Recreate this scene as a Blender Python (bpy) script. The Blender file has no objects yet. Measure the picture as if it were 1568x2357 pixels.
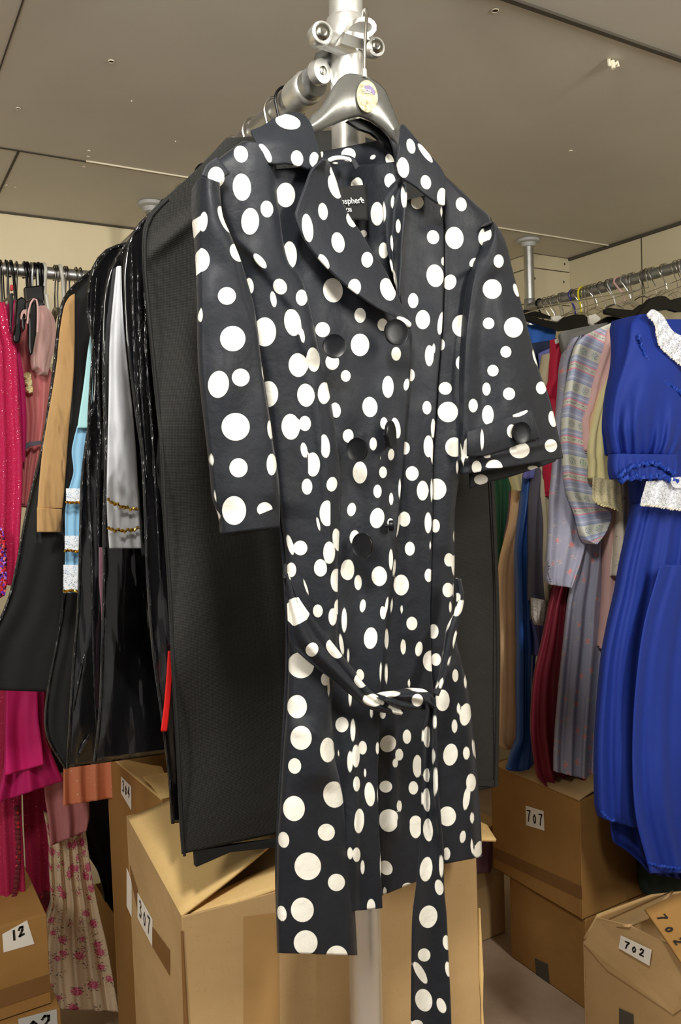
import bpy, bmesh, math, random
import numpy as np
from mathutils import Matrix, Vector
random.seed(5)
SC = bpy.context.scene
COL = SC.collection

# ------------------------------------------------------------ camera, light, exposure
CAM_H = 1.45
FPX = 1890.0
ROLL = 2.0
PITCH = 2.53
YAW = 30.5
cam_d = bpy.data.cameras.new('camera')
cam = bpy.data.objects.new('camera', cam_d)
COL.objects.link(cam)
CM = (Matrix.Translation((0, 0, CAM_H)) @ Matrix.Rotation(math.radians(-YAW), 4, 'Z')
      @ Matrix.Rotation(math.radians(90 - PITCH), 4, 'X') @ Matrix.Rotation(math.radians(-ROLL), 4, 'Z'))
cam.matrix_world = CM
cam_d.sensor_fit = 'VERTICAL'
cam_d.sensor_height = 36.0
cam_d.lens = FPX / 2357.0 * 36.0
cam_d.clip_start = 0.02
SC.camera = cam

W = bpy.data.worlds.new('world')
SC.world = W
W.use_nodes = True
W.node_tree.nodes['Background'].inputs[0].default_value = (1.0, 0.96, 0.90, 1)
W.node_tree.nodes['Background'].inputs[1].default_value = 0.30

def area(name, loc, target, sx, sy, power, col):
    l = bpy.data.lights.new(name, 'AREA')
    l.shape = 'RECTANGLE'; l.size = sx; l.size_y = sy; l.energy = power; l.color = col
    o = bpy.data.objects.new(name, l); COL.objects.link(o)
    o.location = loc
    d = Vector(target) - Vector(loc)
    o.rotation_euler = d.to_track_quat('-Z', 'Y').to_euler()
    return o
# ceiling tube lamps of the store room (all out of frame, just under the ceiling)
area('ceiling_lamp_near', (0.16, 0.30, 2.30), (0.55, 1.0, 1.35), 0.12, 0.30, 15.0, (1.0, 0.97, 0.90))
area('ceiling_lamp_far', (1.35, -0.35, 2.30), (1.65, 1.9, 0.8), 0.25, 1.2, 36.0, (1.0, 0.96, 0.87))
area('ceiling_lamp_side', (-0.9, 0.2, 2.30), (0.5, 2.0, 1.0), 0.25, 1.2, 24.0, (1.0, 0.96, 0.87))

SC.view_settings.view_transform = 'Standard'
SC.view_settings.look = 'None'
SC.view_settings.gamma = 1.0
SC.view_settings.use_curve_mapping = False
SC.view_settings.exposure = 0.56

# ------------------------------------------------------------ geometry helpers
O = np.array([0, 0, CAM_H])
R3 = np.array(CM.to_3x3())
def ray(px, py):
    px = np.asarray(px, float); py = np.asarray(py, float)
    l = np.stack([(px - 784) / FPX, -(py - 1178.5) / FPX, -np.ones_like(px)], -1)
    return l @ R3.T
def on(axis, px, py, val):
    d = ray(px, py)
    t = (np.asarray(val) - O[axis]) / d[..., axis]
    return O + d * t[..., None]
def onX(px, py, X): return on(0, px, py, X)
def onY(px, py, Y): return on(1, px, py, Y)
def onZ(px, py, Z): return on(2, px, py, Z)
def V(a): return Vector([float(x) for x in a])

def tag(o, label=None, cat=None, group=None, kind=None):
    if label: o['label'] = label
    if cat: o['category'] = cat
    if group: o['group'] = group
    if kind: o['kind'] = kind
    return o
def empty(name, loc, label=None, cat=None, group=None):
    o = bpy.data.objects.new(name, None); COL.objects.link(o)
    o.location = V(loc); o.empty_display_size = .05
    return tag(o, label, cat, group)
def chain(p):
    out = []
    while p: out.append(p); p = p.parent
    return out
def link(name, me, mat=None, parent=None, smooth=True):
    o = bpy.data.objects.new(name, me); COL.objects.link(o)
    if mat is not None:
        for m in (mat if isinstance(mat, (list, tuple)) else [mat]): me.materials.append(m)
    if smooth:
        me.polygons.foreach_set('use_smooth', [True] * len(me.polygons))
    if parent is not None:
        o.parent = parent
        o.matrix_parent_inverse = Matrix.Translation(-parent.location)
    return o
def mesh_from(verts, faces):
    me = bpy.data.meshes.new('m')
    me.from_pydata([tuple(map(float, v)) for v in verts], [], [tuple(int(i) for i in f) for f in faces])
    me.update()
    return me

class MB:
    """collects shapes into one mesh"""
    def __init__(s): s.v = []; s.f = []
    def add(s, verts, faces):
        n = len(s.v)
        s.v += [tuple(map(float, v)) for v in verts]
        s.f += [tuple(i + n for i in f) for f in faces]
    def box(s, a, b, M=None):
        (x0, y0, z0), (x1, y1, z1) = a, b
        vs = [(x, y, z) for z in (z0, z1) for y in (y0, y1) for x in (x0, x1)]
        if M is not None: vs = [tuple(M @ Vector(v)) for v in vs]
        s.add(vs, [(0, 2, 3, 1), (4, 5, 7, 6), (0, 1, 5, 4), (2, 6, 7, 3), (0, 4, 6, 2), (1, 3, 7, 5)])
    def tube(s, pts, r, n=12, cap=True, ry=None):
        pts = [Vector(p) for p in pts]
        rs = r if isinstance(r, (list, tuple)) else [r] * len(pts)
        up = None; rings = []
        for i, p in enumerate(pts):
            t = (pts[min(i + 1, len(pts) - 1)] - pts[max(i - 1, 0)])
            if t.length < 1e-9: t = Vector((0, 0, 1))
            t.normalize()
            if up is None:
                up = Vector((0, 0, 1)) if abs(t.z) < .9 else Vector((0, 1, 0))
            sx = t.cross(up)
            if sx.length < 1e-6: sx = t.cross(Vector((1, 0, 0)))
            sx.normalize(); up = sx.cross(t).normalized()
            q = rs[i] if ry is None else ry
            rings.append([p + sx * (rs[i] * math.cos(2 * math.pi * k / n)) + up * (q * math.sin(2 * math.pi * k / n)) for k in range(n)])
        vs = [v for rg in rings for v in rg]
        fs = []
        for i in range(len(rings) - 1):
            for k in range(n):
                a = i * n + k; b = i * n + (k + 1) % n
                fs.append((a, b, b + n, a + n))
        if cap:
            fs.append(tuple(range(n))[::-1]); fs.append(tuple(range((len(rings) - 1) * n, len(rings) * n)))
        s.add(vs, fs)
    def cyl(s, p, q, r, n=24): s.tube([p, q], r, n)
    def lathe(s, M, prof, n=40):
        vs = []; fs = []
        for (r, z) in prof:
            for k in range(n):
                a = 2 * math.pi * k / n
                vs.append(tuple(M @ Vector((r * math.cos(a), r * math.sin(a), z))))
        for i in range(len(prof) - 1):
            for k in range(n):
                a = i * n + k; b = i * n + (k + 1) % n
                fs.append((a, b, b + n, a + n))
        fs.append(tuple(range(n))[::-1]); fs.append(tuple(range((len(prof) - 1) * n, len(prof) * n)))
        s.add(vs, fs)
    def prism(s, poly, d, M=None):
        n = len(poly); d = Vector(d)
        a = [Vector(p) for p in poly]
        vs = a + [p + d for p in a]
        if M is not None: vs = [M @ v for v in vs]
        s.add(vs, [tuple(range(n))[::-1], tuple(range(n, 2 * n))] + [(i, (i + 1) % n, (i + 1) % n + n, i + n) for i in range(n)])
    def build(s, name, mat, parent=None, smooth=False, bevel=0, angle=None):
        me = mesh_from(s.v, s.f)
        bm = bmesh.new(); bm.from_mesh(me)
        bmesh.ops.recalc_face_normals(bm, faces=bm.faces)
        bm.to_mesh(me); bm.free()
        o = link(name, me, mat, parent, smooth)
        if bevel:
            m = o.modifiers.new('b', 'BEVEL'); m.width = bevel; m.segments = 2; m.limit_method = 'ANGLE'
        if smooth:
            try: me.set_sharp_from_angle(angle=math.radians(angle or 40))
            except Exception: pass
        return o

def cr(pts, n):
    """smooth curve through points, n samples by arc length"""
    P = np.array(pts, float)
    if len(P) == 2:
        t = np.linspace(0, 1, n)[:, None]; return P[0] * (1 - t) + P[1] * t
    E = np.vstack([2 * P[0] - P[1], P, 2 * P[-1] - P[-2]])
    out = []
    for i in range(1, len(E) - 2):
        p0, p1, p2, p3 = E[i - 1], E[i], E[i + 1], E[i + 2]
        # centripetal-ish: limit tangents
        m1 = (p2 - p0) * .5; m2 = (p3 - p1) * .5
        L = np.linalg.norm(p2 - p1)
        for m in (m1, m2):
            l = np.linalg.norm(m)
            if l > L: m *= L / l
        for t in np.linspace(0, 1, 14, endpoint=False):
            h = t * t * (3 - 2 * t)
            out.append((2*t**3-3*t**2+1)*p1 + (t**3-2*t**2+t)*m1 + (-2*t**3+3*t**2)*p2 + (t**3-t**2)*m2)
    out.append(P[-1]); out = np.array(out)
    d = np.r_[0, np.cumsum(np.linalg.norm(np.diff(out, axis=0), axis=1))]
    q = np.linspace(0, d[-1], n)
    return np.stack([np.interp(q, d, out[:, 0]), np.interp(q, d, out[:, 1])], 1)

def dots_value(px, py, dots):
    val = np.full(px.shape, 30.0)
    for d in dots:
        cx, cy, rx, ry = d[:4]; rot = math.radians(d[4]) if len(d) > 4 else 0
        dx = px - cx; dy = py - cy
        a = dx * math.cos(rot) + dy * math.sin(rot); b = -dx * math.sin(rot) + dy * math.cos(rot)
        e = (np.hypot(a / rx, b / ry) - 1) * min(rx, ry)
        if len(d) > 5:
            ang = math.radians(d[5]); e = np.maximum(e, dx * math.cos(ang) + dy * math.sin(ang) - d[6])
        val = np.minimum(val, e)
    return val

def ss(x): x = np.clip(x, 0, 1); return x * x * (3 - 2 * x)

def crease(px, py, lines):
    """relief towards the camera (m): each line = (points, height, width_left, width_right)"""
    h = np.zeros_like(px)
    for pts, amp, wl, wr in lines:
        P = np.array(sorted(pts, key=lambda p: p[1]), float)
        xl = np.interp(py, P[:, 1], P[:, 0])
        fade = ss((py - P[0, 1]) / 50 + (0 if P[0, 1] > 420 else 1)) * ss((P[-1, 1] - py) / 50 + (0 if P[-1, 1] < 1900 else 1))
        d = px - xl
        h += amp * fade * np.where(d < 0, np.exp(-(d / wl) ** 2), np.exp(-(d / wr) ** 2))
    return h

def sheet(name, left, right, Y, mat, parent=None, step=6.0, relief=None, dots=None, thick=0.0, curl=0.0, solid=0.0012, vpow=.5, uvs=None, spread=None):
    """cloth between two traced edges, hung at depth Y (number or function of px,py,u,v);
    thick > 0 closes it into a hollow garment volume behind; relief(px,py,u,v) pushes towards the viewer side"""
    L0 = np.array(left, float); R0 = np.array(right, float)
    ln = max(np.sum(np.linalg.norm(np.diff(L0, axis=0), axis=1)), np.sum(np.linalg.norm(np.diff(R0, axis=0), axis=1)))
    wd = max(np.max([np.min(np.linalg.norm(R0 - p, axis=1)) for p in L0]), 10)
    nv = int(max(6, min(420, ln / step))); nu = int(max(6, min(200, wd / step)))
    Lc = cr(left, nv); Rc = cr(right, nv)
    u = np.linspace(0, 1, nu)[None, :]; v = np.linspace(0, 1, nv)[:, None]
    u = np.broadcast_to(u, (nv, nu)); v = np.broadcast_to(v, (nv, nu))
    px = Lc[:, 0:1] * (1 - u) + Rc[:, 0:1] * u
    py = Lc[:, 1:2] * (1 - u) + Rc[:, 1:2] * u
    Yv = (Y(px, py, u, v) if callable(Y) else np.full(px.shape, float(Y)))
    if relief is not None: Yv = Yv - relief(px, py, u, v)
    if curl: Yv = Yv + curl * (1 - np.sqrt(np.clip(1 - (2 * u - 1) ** 6, 0, 1)))
    P = onY(px, py, Yv)
    verts = P.reshape(-1, 3)
    idx = np.arange(nv * nu).reshape(nv, nu)
    faces = np.stack([idx[:-1, :-1], idx[1:, :-1], idx[1:, 1:], idx[:-1, 1:]], -1).reshape(-1, 4)
    dv = dots_value(px, py, dots).reshape(-1) if dots is not None else None
    wm = float(np.mean(np.linalg.norm(P[:, 0] - P[:, -1], axis=1))); hm = float(np.linalg.norm(P[0, nu // 2] - P[-1, nu // 2]))
    UV = np.stack([u * wm, -v * hm], -1).reshape(-1, 2)
    if thick:
        prof = thick * np.sin(np.pi * np.clip(u, 0, 1)) ** vpow
        Bk = P.copy(); Bk[..., 1] += prof
        inner = Bk[:, 1:-1]
        base = len(verts)
        verts = np.vstack([verts, inner.reshape(-1, 3)])
        bi = np.empty((nv, nu), int); bi[:, 0] = idx[:, 0]; bi[:, -1] = idx[:, -1]
        bi[:, 1:-1] = base + np.arange(nv * (nu - 2)).reshape(nv, nu - 2)
        fb = np.stack([bi[:-1, :-1], bi[:-1, 1:], bi[1:, 1:], bi[1:, :-1]], -1).reshape(-1, 4)
        ft = np.stack([idx[0, :-1], idx[0, 1:], bi[0, 1:], bi[0, :-1]], -1)
        fbo = np.stack([idx[-1, :-1], bi[-1, :-1], bi[-1, 1:], idx[-1, 1:]], -1)
        faces = np.vstack([faces, fb, ft, fbo])
        UV = np.vstack([UV, UV.reshape(nv, nu, 2)[:, 1:-1].reshape(-1, 2)])
        if dv is not None: dv = np.r_[dv, dv.reshape(nv, nu)[:, 1:-1].reshape(-1)]
    # drop degenerate quads' duplicate indices
    fl = [[i for j, i in enumerate(f) if i not in f[:j]] for f in faces.tolist()]
    fl = [f for f in fl if len(f) > 2]
    me = bpy.data.meshes.new('m')
    me.from_pydata(verts.tolist(), [], fl); me.update()
    if dv is not None:
        at = me.attributes.new('dots', 'FLOAT', 'POINT'); at.data.foreach_set('value', dv.astype(np.float32))
    ul = me.uv_layers.new(name='UVMap')
    li = np.empty(len(me.loops), int); me.loops.foreach_get('vertex_index', li)
    ul.data.foreach_set('uv', UV[li].astype(np.float32).reshape(-1))
    o = link(name, me, mat, parent, True)
    if not thick and solid:
        m = o.modifiers.new('s', 'SOLIDIFY'); m.thickness = solid; m.offset = 0
    return o

def folds(n, amp, ph=0.0, grow=1.0, wob=.6):
    """pleats that open towards the hem"""
    def f(px, py, u, v):
        w = u * n * 2 * math.pi + ph + wob * np.sin(v * 3.1 + ph)
        return amp * ((1 - grow) + grow * (.15 + .85 * v)) * (np.cos(w) + .35 * np.cos(2.3 * w + 1.3 + 2 * v))
    return f
def wrinkle(amp, s=1.0, seed=0):
    rg = np.random.RandomState(seed); ks = [(rg.uniform(-.05, .05) * s, rg.uniform(.004, .03) * s, rg.uniform(0, 6.28), rg.uniform(.3, 1)) for _ in range(7)]
    def f(px, py, u, v):
        h = 0
        for a, b, c, d in ks: h = h + d * np.sin(px * a + py * b * .5 + c + 1.5 * np.sin(py * .006 + c))
        return amp * h / 3
    return f
def addf(*fs): return lambda px, py, u, v: sum(f(px, py, u, v) for f in fs)

def strokes(name, polys, P0, ex, ey, w, mat, parent, nrm, lift=.0006):
    """hand drawn writing: polylines in (0..1) frame mapped on a flat patch"""
    b = MB()
    P0 = Vector(P0); ex = Vector(ex); ey = Vector(ey); nrm = Vector(nrm).normalized()
    for pl in polys:
        pts = [P0 + ex * x + ey * y + nrm * lift for x, y in pl]
        for p, q in zip(pts[:-1], pts[1:]):
            t = (q - p); 
            if t.length < 1e-7: continue
            t.normalize(); s_ = t.cross(nrm) * (w / 2); e = t * (w * .35)
            b.prism([p - e - s_, q + e - s_, q + e + s_, p - e + s_], nrm * .0003)
    return b.build(name, mat, parent)
DIG = {
 '7': [[(0, .05), (.95, 0), (.55, .45), (.35, 1)]],
 '0': [[(.5, .25), (.2, .45), (.15, .75), (.4, 1), (.75, .85), (.8, .5), (.5, .25)]],
 '2': [[(.05, .25), (.3, .02), (.75, .1), (.7, .45), (.1, .95), (.95, .95)]],
 '3': [[(.05, .1), (.5, 0), (.8, .2), (.4, .45), (.85, .65), (.7, .95), (.05, .95)]],
 '1': [[(.5, 0), (.5, 1)]],
 '4': [[(.6, 1), (.6, 0), (.05, .65), (.95, .65)]],
}
def word(s, gap=.18):
    n = len(s); w = (1 - gap * (n - 1)) / n; out = []
    for i, c in enumerate(s):
        for pl in DIG[c]: out.append([(i * (w + gap) + x * w, y) for x, y in pl])
    return out
# ------------------------------------------------------------ materials
def newmat(name):
    m = bpy.data.materials.new(name); m.use_nodes = True
    nt = m.node_tree; b = nt.nodes['Principled BSDF']
    return m, nt, b
def N(nt, t, **kw):
    n = nt.nodes.new(t)
    for k, v in kw.items(): setattr(n, k, v)
    return n
def srgb(r, g, b):
    f = lambda c: (c / 255 / 12.92) if c / 255 <= .04045 else ((c / 255 + .055) / 1.055) ** 2.4
    return (f(r), f(g), f(b), 1)
def coords(nt, kind='Object', scale=1.0, rot=(0, 0, 0)):
    tc = N(nt, 'ShaderNodeTexCoord'); mp = N(nt, 'ShaderNodeMapping')
    mp.inputs['Scale'].default_value = (scale,) * 3 if not isinstance(scale, tuple) else scale
    mp.inputs['Rotation'].default_value = rot
    nt.links.new(tc.outputs[kind], mp.inputs[0]); return mp.outputs[0]
def noise(nt, vec, scale, detail=3, rough=.5):
    n = N(nt, 'ShaderNodeTexNoise'); n.inputs['Scale'].default_value = scale
    n.inputs['Detail'].default_value = detail; n.inputs['Roughness'].default_value = rough
    nt.links.new(vec, n.inputs['Vector']); return n.outputs[0]
def bump(nt, b, h, strength=.3, dist=.001):
    n = N(nt, 'ShaderNodeBump'); n.inputs['Strength'].default_value = strength; n.inputs['Distance'].default_value = dist
    nt.links.new(h, n.inputs['Height']); nt.links.new(n.outputs[0], b.inputs['Normal']); return n
def mixc(nt, fac, a, b):
    n = N(nt, 'ShaderNodeMix'); n.data_type = 'RGBA'
    for s, v in ((0, fac), (6, a), (7, b)):
        if hasattr(v, 'is_linked') or isinstance(v, bpy.types.NodeSocket): nt.links.new(v, n.inputs[s])
        else: n.inputs[s].default_value = v
    return n.outputs[2]
def rng(nt, v, a, b, c=0.0, d=1.0):
    n = N(nt, 'ShaderNodeMapRange'); nt.links.new(v, n.inputs[0])
    for i, x in zip((1, 2, 3, 4), (a, b, c, d)): n.inputs[i].default_value = x
    return n.outputs[0]
def math_(nt, op, a, b=None):
    n = N(nt, 'ShaderNodeMath'); n.operation = op
    for i, v in enumerate((a, b)):
        if v is None: continue
        if isinstance(v, bpy.types.NodeSocket): nt.links.new(v, n.inputs[i])
        else: n.inputs[i].default_value = v
    return n.outputs[0]
def weave(nt, vec, s):
    w1 = N(nt, 'ShaderNodeTexWave'); w1.inputs['Scale'].default_value = s; w1.bands_direction = 'DIAGONAL'
    nt.links.new(vec, w1.inputs['Vector']); return w1.outputs['Fac']

def fabric(name, col, rough=.8, sheen=.2, var=.12, bs=.25, spec=.3, sat=None):
    m, nt, b = newmat(name); v = coords(nt)
    n = noise(nt, v, 18, 4)
    c2 = tuple(x * (1 - var) for x in col[:3]) + (1,); c1 = tuple(min(1, x * (1 + var)) for x in col[:3]) + (1,)
    nt.links.new(mixc(nt, n, c2, c1), b.inputs['Base Color'])
    b.inputs['Roughness'].default_value = rough; b.inputs['Specular IOR Level'].default_value = spec
    b.inputs['Sheen Weight'].default_value = sheen * .35
    b.inputs['Sheen Tint'].default_value = tuple(min(1, x * 1.6 + .05) for x in col[:3]) + (1,)
    n2 = noise(nt, coords(nt), 60, 5, .6)
    bump(nt, b, n2, bs, .002)
    return m

def polka():
    m, nt, b = newmat('polka_dot_satin'); v = coords(nt)
    a = N(nt, 'ShaderNodeAttribute'); a.attribute_name = 'dots'
    f = rng(nt, a.outputs['Fac'], .55, -.55)
    n = noise(nt, v, 9, 5, .6)
    dark = mixc(nt, n, srgb(12, 15, 22), srgb(27, 31, 38))
    n3 = noise(nt, v, 70, 3, .6)
    white = mixc(nt, n3, srgb(212, 209, 198), srgb(230, 228, 219))
    nt.links.new(mixc(nt, f, dark, white), b.inputs['Base Color'])
    b.inputs['Roughness'].default_value = .62
    b.inputs['Specular IOR Level'].default_value = .28
    b.inputs['Sheen Weight'].default_value = .05
    b.inputs['Sheen Roughness'].default_value = .4
    h = math_(nt, 'ADD', noise(nt, v, 28, 4, .55), math_(nt, 'MULTIPLY', noise(nt, v, 900, 2), .06))
    nt.links.new(rng(nt, noise(nt, v, 14, 4, .6), .3, .7, .48, .72), b.inputs['Roughness'])
    h = math_(nt, 'ADD', h, math_(nt, 'MULTIPLY', noise(nt, coords(nt, 'Object', (1, 1, .5), (0, .5, 0)), 11, 3, .5), 1.6))
    bump(nt, b, h, .45, .006)
    return m
def lining():
    m = fabric('black_lining', srgb(20, 22, 26), .6, .1); return m

def floral(name, ground, c1, c2, leaf, scale, size=.32, g2=None):
    m, nt, b = newmat(name)
    uv = coords(nt, 'UV', scale)
    vo = N(nt, 'ShaderNodeTexVoronoi'); vo.inputs['Scale'].default_value = 1; vo.inputs['Randomness'].default_value = .75
    nt.links.new(uv, vo.inputs['Vector'])
    nz = noise(nt, uv, 5, 3, .7)
    d = math_(nt, 'ADD', vo.outputs['Distance'], math_(nt, 'MULTIPLY', math_(nt, 'SUBTRACT', nz, .5), .45))
    nz2 = noise(nt, uv, 9, 2)
    petal = mixc(nt, rng(nt, nz2, .42, .6), c1, c2)
    f1 = rng(nt, d, size, size - .06)
    # leaves ring
    lf = math_(nt, 'MULTIPLY', rng(nt, d, size + .17, size + .1), rng(nt, noise(nt, uv, 6.5, 3), .55, .6))
    base = mixc(nt, lf, ground, leaf)
    sp = noise(nt, uv, 16, 2)
    base = mixc(nt, rng(nt, sp, .69, .72), base, g2 or c1)
    c = mixc(nt, f1, base, petal)
    nt.links.new(c, b.inputs['Base Color'])
    b.inputs['Roughness'].default_value = .85; b.inputs['Specular IOR Level'].default_value = .2
    bump(nt, b, noise(nt, coords(nt), 50, 5), .25, .002)
    return m

def striped_print():
    m, nt, b = newmat('striped_floral_cotton')
    tc = N(nt, 'ShaderNodeTexCoord'); sx = N(nt, 'ShaderNodeSeparateXYZ'); nt.links.new(tc.outputs['UV'], sx.inputs[0])
    wob = math_(nt, 'MULTIPLY', math_(nt, 'SUBTRACT', noise(nt, tc.outputs['UV'], 12, 1), .5), .004)
    t = math_(nt, 'FRACT', math_(nt, 'MULTIPLY', math_(nt, 'ADD', math_(nt, 'SUBTRACT', math_(nt, 'MULTIPLY', sx.outputs[0], .12), sx.outputs[1]), wob), 1 / .088))
    ramp = N(nt, 'ShaderNodeValToRGB'); ramp.color_ramp.interpolation = 'CONSTANT'
    cream = srgb(206, 208, 198); lil = srgb(168, 176, 202); pink = srgb(222, 150, 170); pale = srgb(196, 202, 218); dk = srgb(150, 160, 194)
    stops = [(0, dk), (.03, lil), (.12, pale), (.16, lil), (.22, dk), (.25, cream), (.55, dk), (.57, lil), (.63, pale), (.67, lil), (.72, pink), (.76, cream), (.90, pink), (.94, lil)]
    e = ramp.color_ramp.elements
    e[0].position = 0; e[0].color = stops[0][1]; e[1].position = stops[1][0]; e[1].color = stops[1][1]
    for p, c in stops[2:]:
        x = e.new(p); x.color = c
    nt.links.new(t, ramp.inputs[0])
    # little sprigs inside the cream band, small marks in the narrow band
    fx = math_(nt, 'FRACT', math_(nt, 'MULTIPLY', sx.outputs[0], 1 / .034))
    dx = math_(nt, 'SUBTRACT', fx, .5); dy = math_(nt, 'MULTIPLY', math_(nt, 'SUBTRACT', t, .40), 3.2)
    d = math_(nt, 'SQRT', math_(nt, 'ADD', math_(nt, 'MULTIPLY', dx, dx), math_(nt, 'MULTIPLY', dy, dy)))
    nz = noise(nt, tc.outputs['UV'], 420, 2)
    spr = math_(nt, 'MULTIPLY', rng(nt, d, .36, .30), rng(nt, nz, .50, .56))
    spc = mixc(nt, rng(nt, noise(nt, tc.outputs['UV'], 160, 1), .5, .55), srgb(96, 150, 120), srgb(120, 110, 160))
    c = mixc(nt, spr, ramp.outputs[0], spc)
    m2 = math_(nt, 'MULTIPLY', rng(nt, math_(nt, 'ABSOLUTE', math_(nt, 'SUBTRACT', t, .83)), .035, .02), rng(nt, noise(nt, tc.outputs['UV'], 300, 2), .52, .58))
    c = mixc(nt, m2, c, srgb(120, 130, 120))
    nt.links.new(c, b.inputs['Base Color']); b.inputs['Roughness'].default_value = .85
    bump(nt, b, noise(nt, coords(nt), 50, 4), .25, .002)
    return m

def sequin(name, base, spark, scale=260, dens=.10, rough=.5, multi=False):
    m, nt, b = newmat(name); v = coords(nt)
    vo = N(nt, 'ShaderNodeTexVoronoi'); vo.inputs['Scale'].default_value = scale; nt.links.new(v, vo.inputs['Vector'])
    sep = N(nt, 'ShaderNodeSeparateColor'); nt.links.new(vo.outputs['Color'], sep.inputs[0])
    f = math_(nt, 'MULTIPLY', rng(nt, sep.outputs[0], 1 - dens, 1 - dens + .01), rng(nt, vo.outputs['Distance'], .42, .36))
    if multi:
        r = N(nt, 'ShaderNodeValToRGB'); e = r.color_ramp.elements; r.color_ramp.interpolation = 'CONSTANT'
        e[0].color = srgb(150, 20, 40); e[1].position = .3; e[1].color = srgb(110, 50, 190)
        for p, c in ((.5, srgb(220, 40, 60)), (.65, srgb(60, 10, 60)), (.8, srgb(230, 120, 110)), (.9, srgb(170, 110, 240))):
            x = e.new(p); x.color = c
        nt.links.new(sep.outputs[1], r.inputs[0]); col = r.outputs[0]
    else: col = mixc(nt, f, base, spark)
    nt.links.new(col, b.inputs['Base Color'])
    nt.links.new(rng(nt, f, 0, 1, rough + .3, .2) if not multi else rng(nt, f, 0, 1, .3, .2), b.inputs['Roughness'])
    nt.links.new(math_(nt, 'MULTIPLY', f, .8), b.inputs['Metallic'])
    bp = bump(nt, b, sep.outputs[2] if multi else noise(nt, v, 60, 4), .5 if multi else .25, .002)
    return m

def vinyl(name, col=(.006, .006, .007, 1), rough=.12, bs=.9, sc=14):
    m, nt, b = newmat(name)
    b.inputs['Base Color'].default_value = col; b.inputs['Roughness'].default_value = rough
    b.inputs['Coat Weight'].default_value = .6; b.inputs['Coat Roughness'].default_value = .05
    v = coords(nt, 'Object', (1, 1, .22))
    bump(nt, b, noise(nt, v, sc, 3, .55), bs, .02)
    return m
def clear_vinyl():
    m, nt, b = newmat('clear_vinyl')
    out = nt.nodes['Material Output']; nt.nodes.remove(b)
    tr = N(nt, 'ShaderNodeBsdfTransparent'); tr.inputs[0].default_value = (.93, .93, .93, 1)
    gl = N(nt, 'ShaderNodeBsdfGlossy'); gl.inputs['Roughness'].default_value = .06
    v = coords(nt, 'Object', (1, 1, .25)); bp = N(nt, 'ShaderNodeBump'); bp.inputs['Strength'].default_value = .9; bp.inputs['Distance'].default_value = .02
    nt.links.new(noise(nt, v, 16, 3, .55), bp.inputs['Height']); nt.links.new(bp.outputs[0], gl.inputs['Normal'])
    fr = N(nt, 'ShaderNodeFresnel'); fr.inputs[0].default_value = 1.5; nt.links.new(bp.outputs[0], fr.inputs['Normal'])
    mx = N(nt, 'ShaderNodeMixShader'); nt.links.new(fr.outputs[0], mx.inputs[0]); nt.links.new(tr.outputs[0], mx.inputs[1]); nt.links.new(gl.outputs[0], mx.inputs[2])
    nt.links.new(mx.outputs[0], out.inputs[0])
    return m
def nonwoven():
    m, nt, b = newmat('black_nonwoven'); v = coords(nt, 'Object', 1.0, (0, .78, 0)); 
    vv = coords(nt, 'Object', 1.0)
    sx = N(nt, 'ShaderNodeSeparateXYZ'); nt.links.new(v, sx.inputs[0])
    k = 2100.0
    a = math_(nt, 'SINE', math_(nt, 'MULTIPLY', sx.outputs[0], k)); c = math_(nt, 'SINE', math_(nt, 'MULTIPLY', sx.outputs[2], k))
    w = math_(nt, 'MULTIPLY', a, c)
    f = rng(nt, w, -.8, .9)
    nt.links.new(mixc(nt, f, srgb(22, 22, 21), srgb(42, 41, 38)), b.inputs['Base Color'])
    b.inputs['Roughness'].default_value = .75; b.inputs['Specular IOR Level'].default_value = .25
    h = math_(nt, 'ADD', math_(nt, 'MULTIPLY', w, .04), noise(nt, coords(nt, 'Object', (1, 1, 1.6)), 9, 4, .5))
    bump(nt, b, h, .45, .012)
    return m
def metal(name, col, rough, mt=1.0, ns=0):
    m, nt, b = newmat(name); b.inputs['Base Color'].default_value = col
    b.inputs['Metallic'].default_value = mt; b.inputs['Roughness'].default_value = rough
    v = coords(nt)
    nt.links.new(rng(nt, noise(nt, v, 40, 4), .3, .7, rough * .8, rough * 1.25), b.inputs['Roughness'])
    return m
def plastic(name, col, rough=.3, bs=0):
    m, nt, b = newmat(name); b.inputs['Roughness'].default_value = rough
    n = noise(nt, coords(nt), 30, 3)
    c2 = tuple(x * .85 for x in col[:3]) + (1,)
    nt.links.new(mixc(nt, n, c2, col), b.inputs['Base Color'])
    return m
def cardboard(name, c1, c2):
    m, nt, b = newmat(name); v = coords(nt)
    n = noise(nt, v, 3.5, 5, .6)
    fine = noise(nt, v, 260, 2)
    c = mixc(nt, rng(nt, n, .3, .7), c1, c2)
    c = mixc(nt, rng(nt, fine, .62, .75, 0, .25), c, srgb(120, 92, 60))
    nt.links.new(c, b.inputs['Base Color'])
    b.inputs['Roughness'].default_value = .8; b.inputs['Specular IOR Level'].default_value = .25
    h = math_(nt, 'ADD', noise(nt, coords(nt, 'Object', (1, 1, 2.5)), 7, 3), math_(nt, 'MULTIPLY', noise(nt, coords(nt, 'Object', (60, 60, 1)), 4, 1), .08))
    bump(nt, b, h, .25, .008)
    return m
def painted(name, c1, c2, rough=.7, scale=3):
    m, nt, b = newmat(name); v = coords(nt)
    n = noise(nt, v, scale, 6, .6)
    nt.links.new(mixc(nt, rng(nt, n, .3, .7), c1, c2), b.inputs['Base Color'])
    b.inputs['Roughness'].default_value = rough; b.inputs['Specular IOR Level'].default_value = .3
    bump(nt, b, noise(nt, v, 55, 4), .08, .002)
    return m
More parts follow.
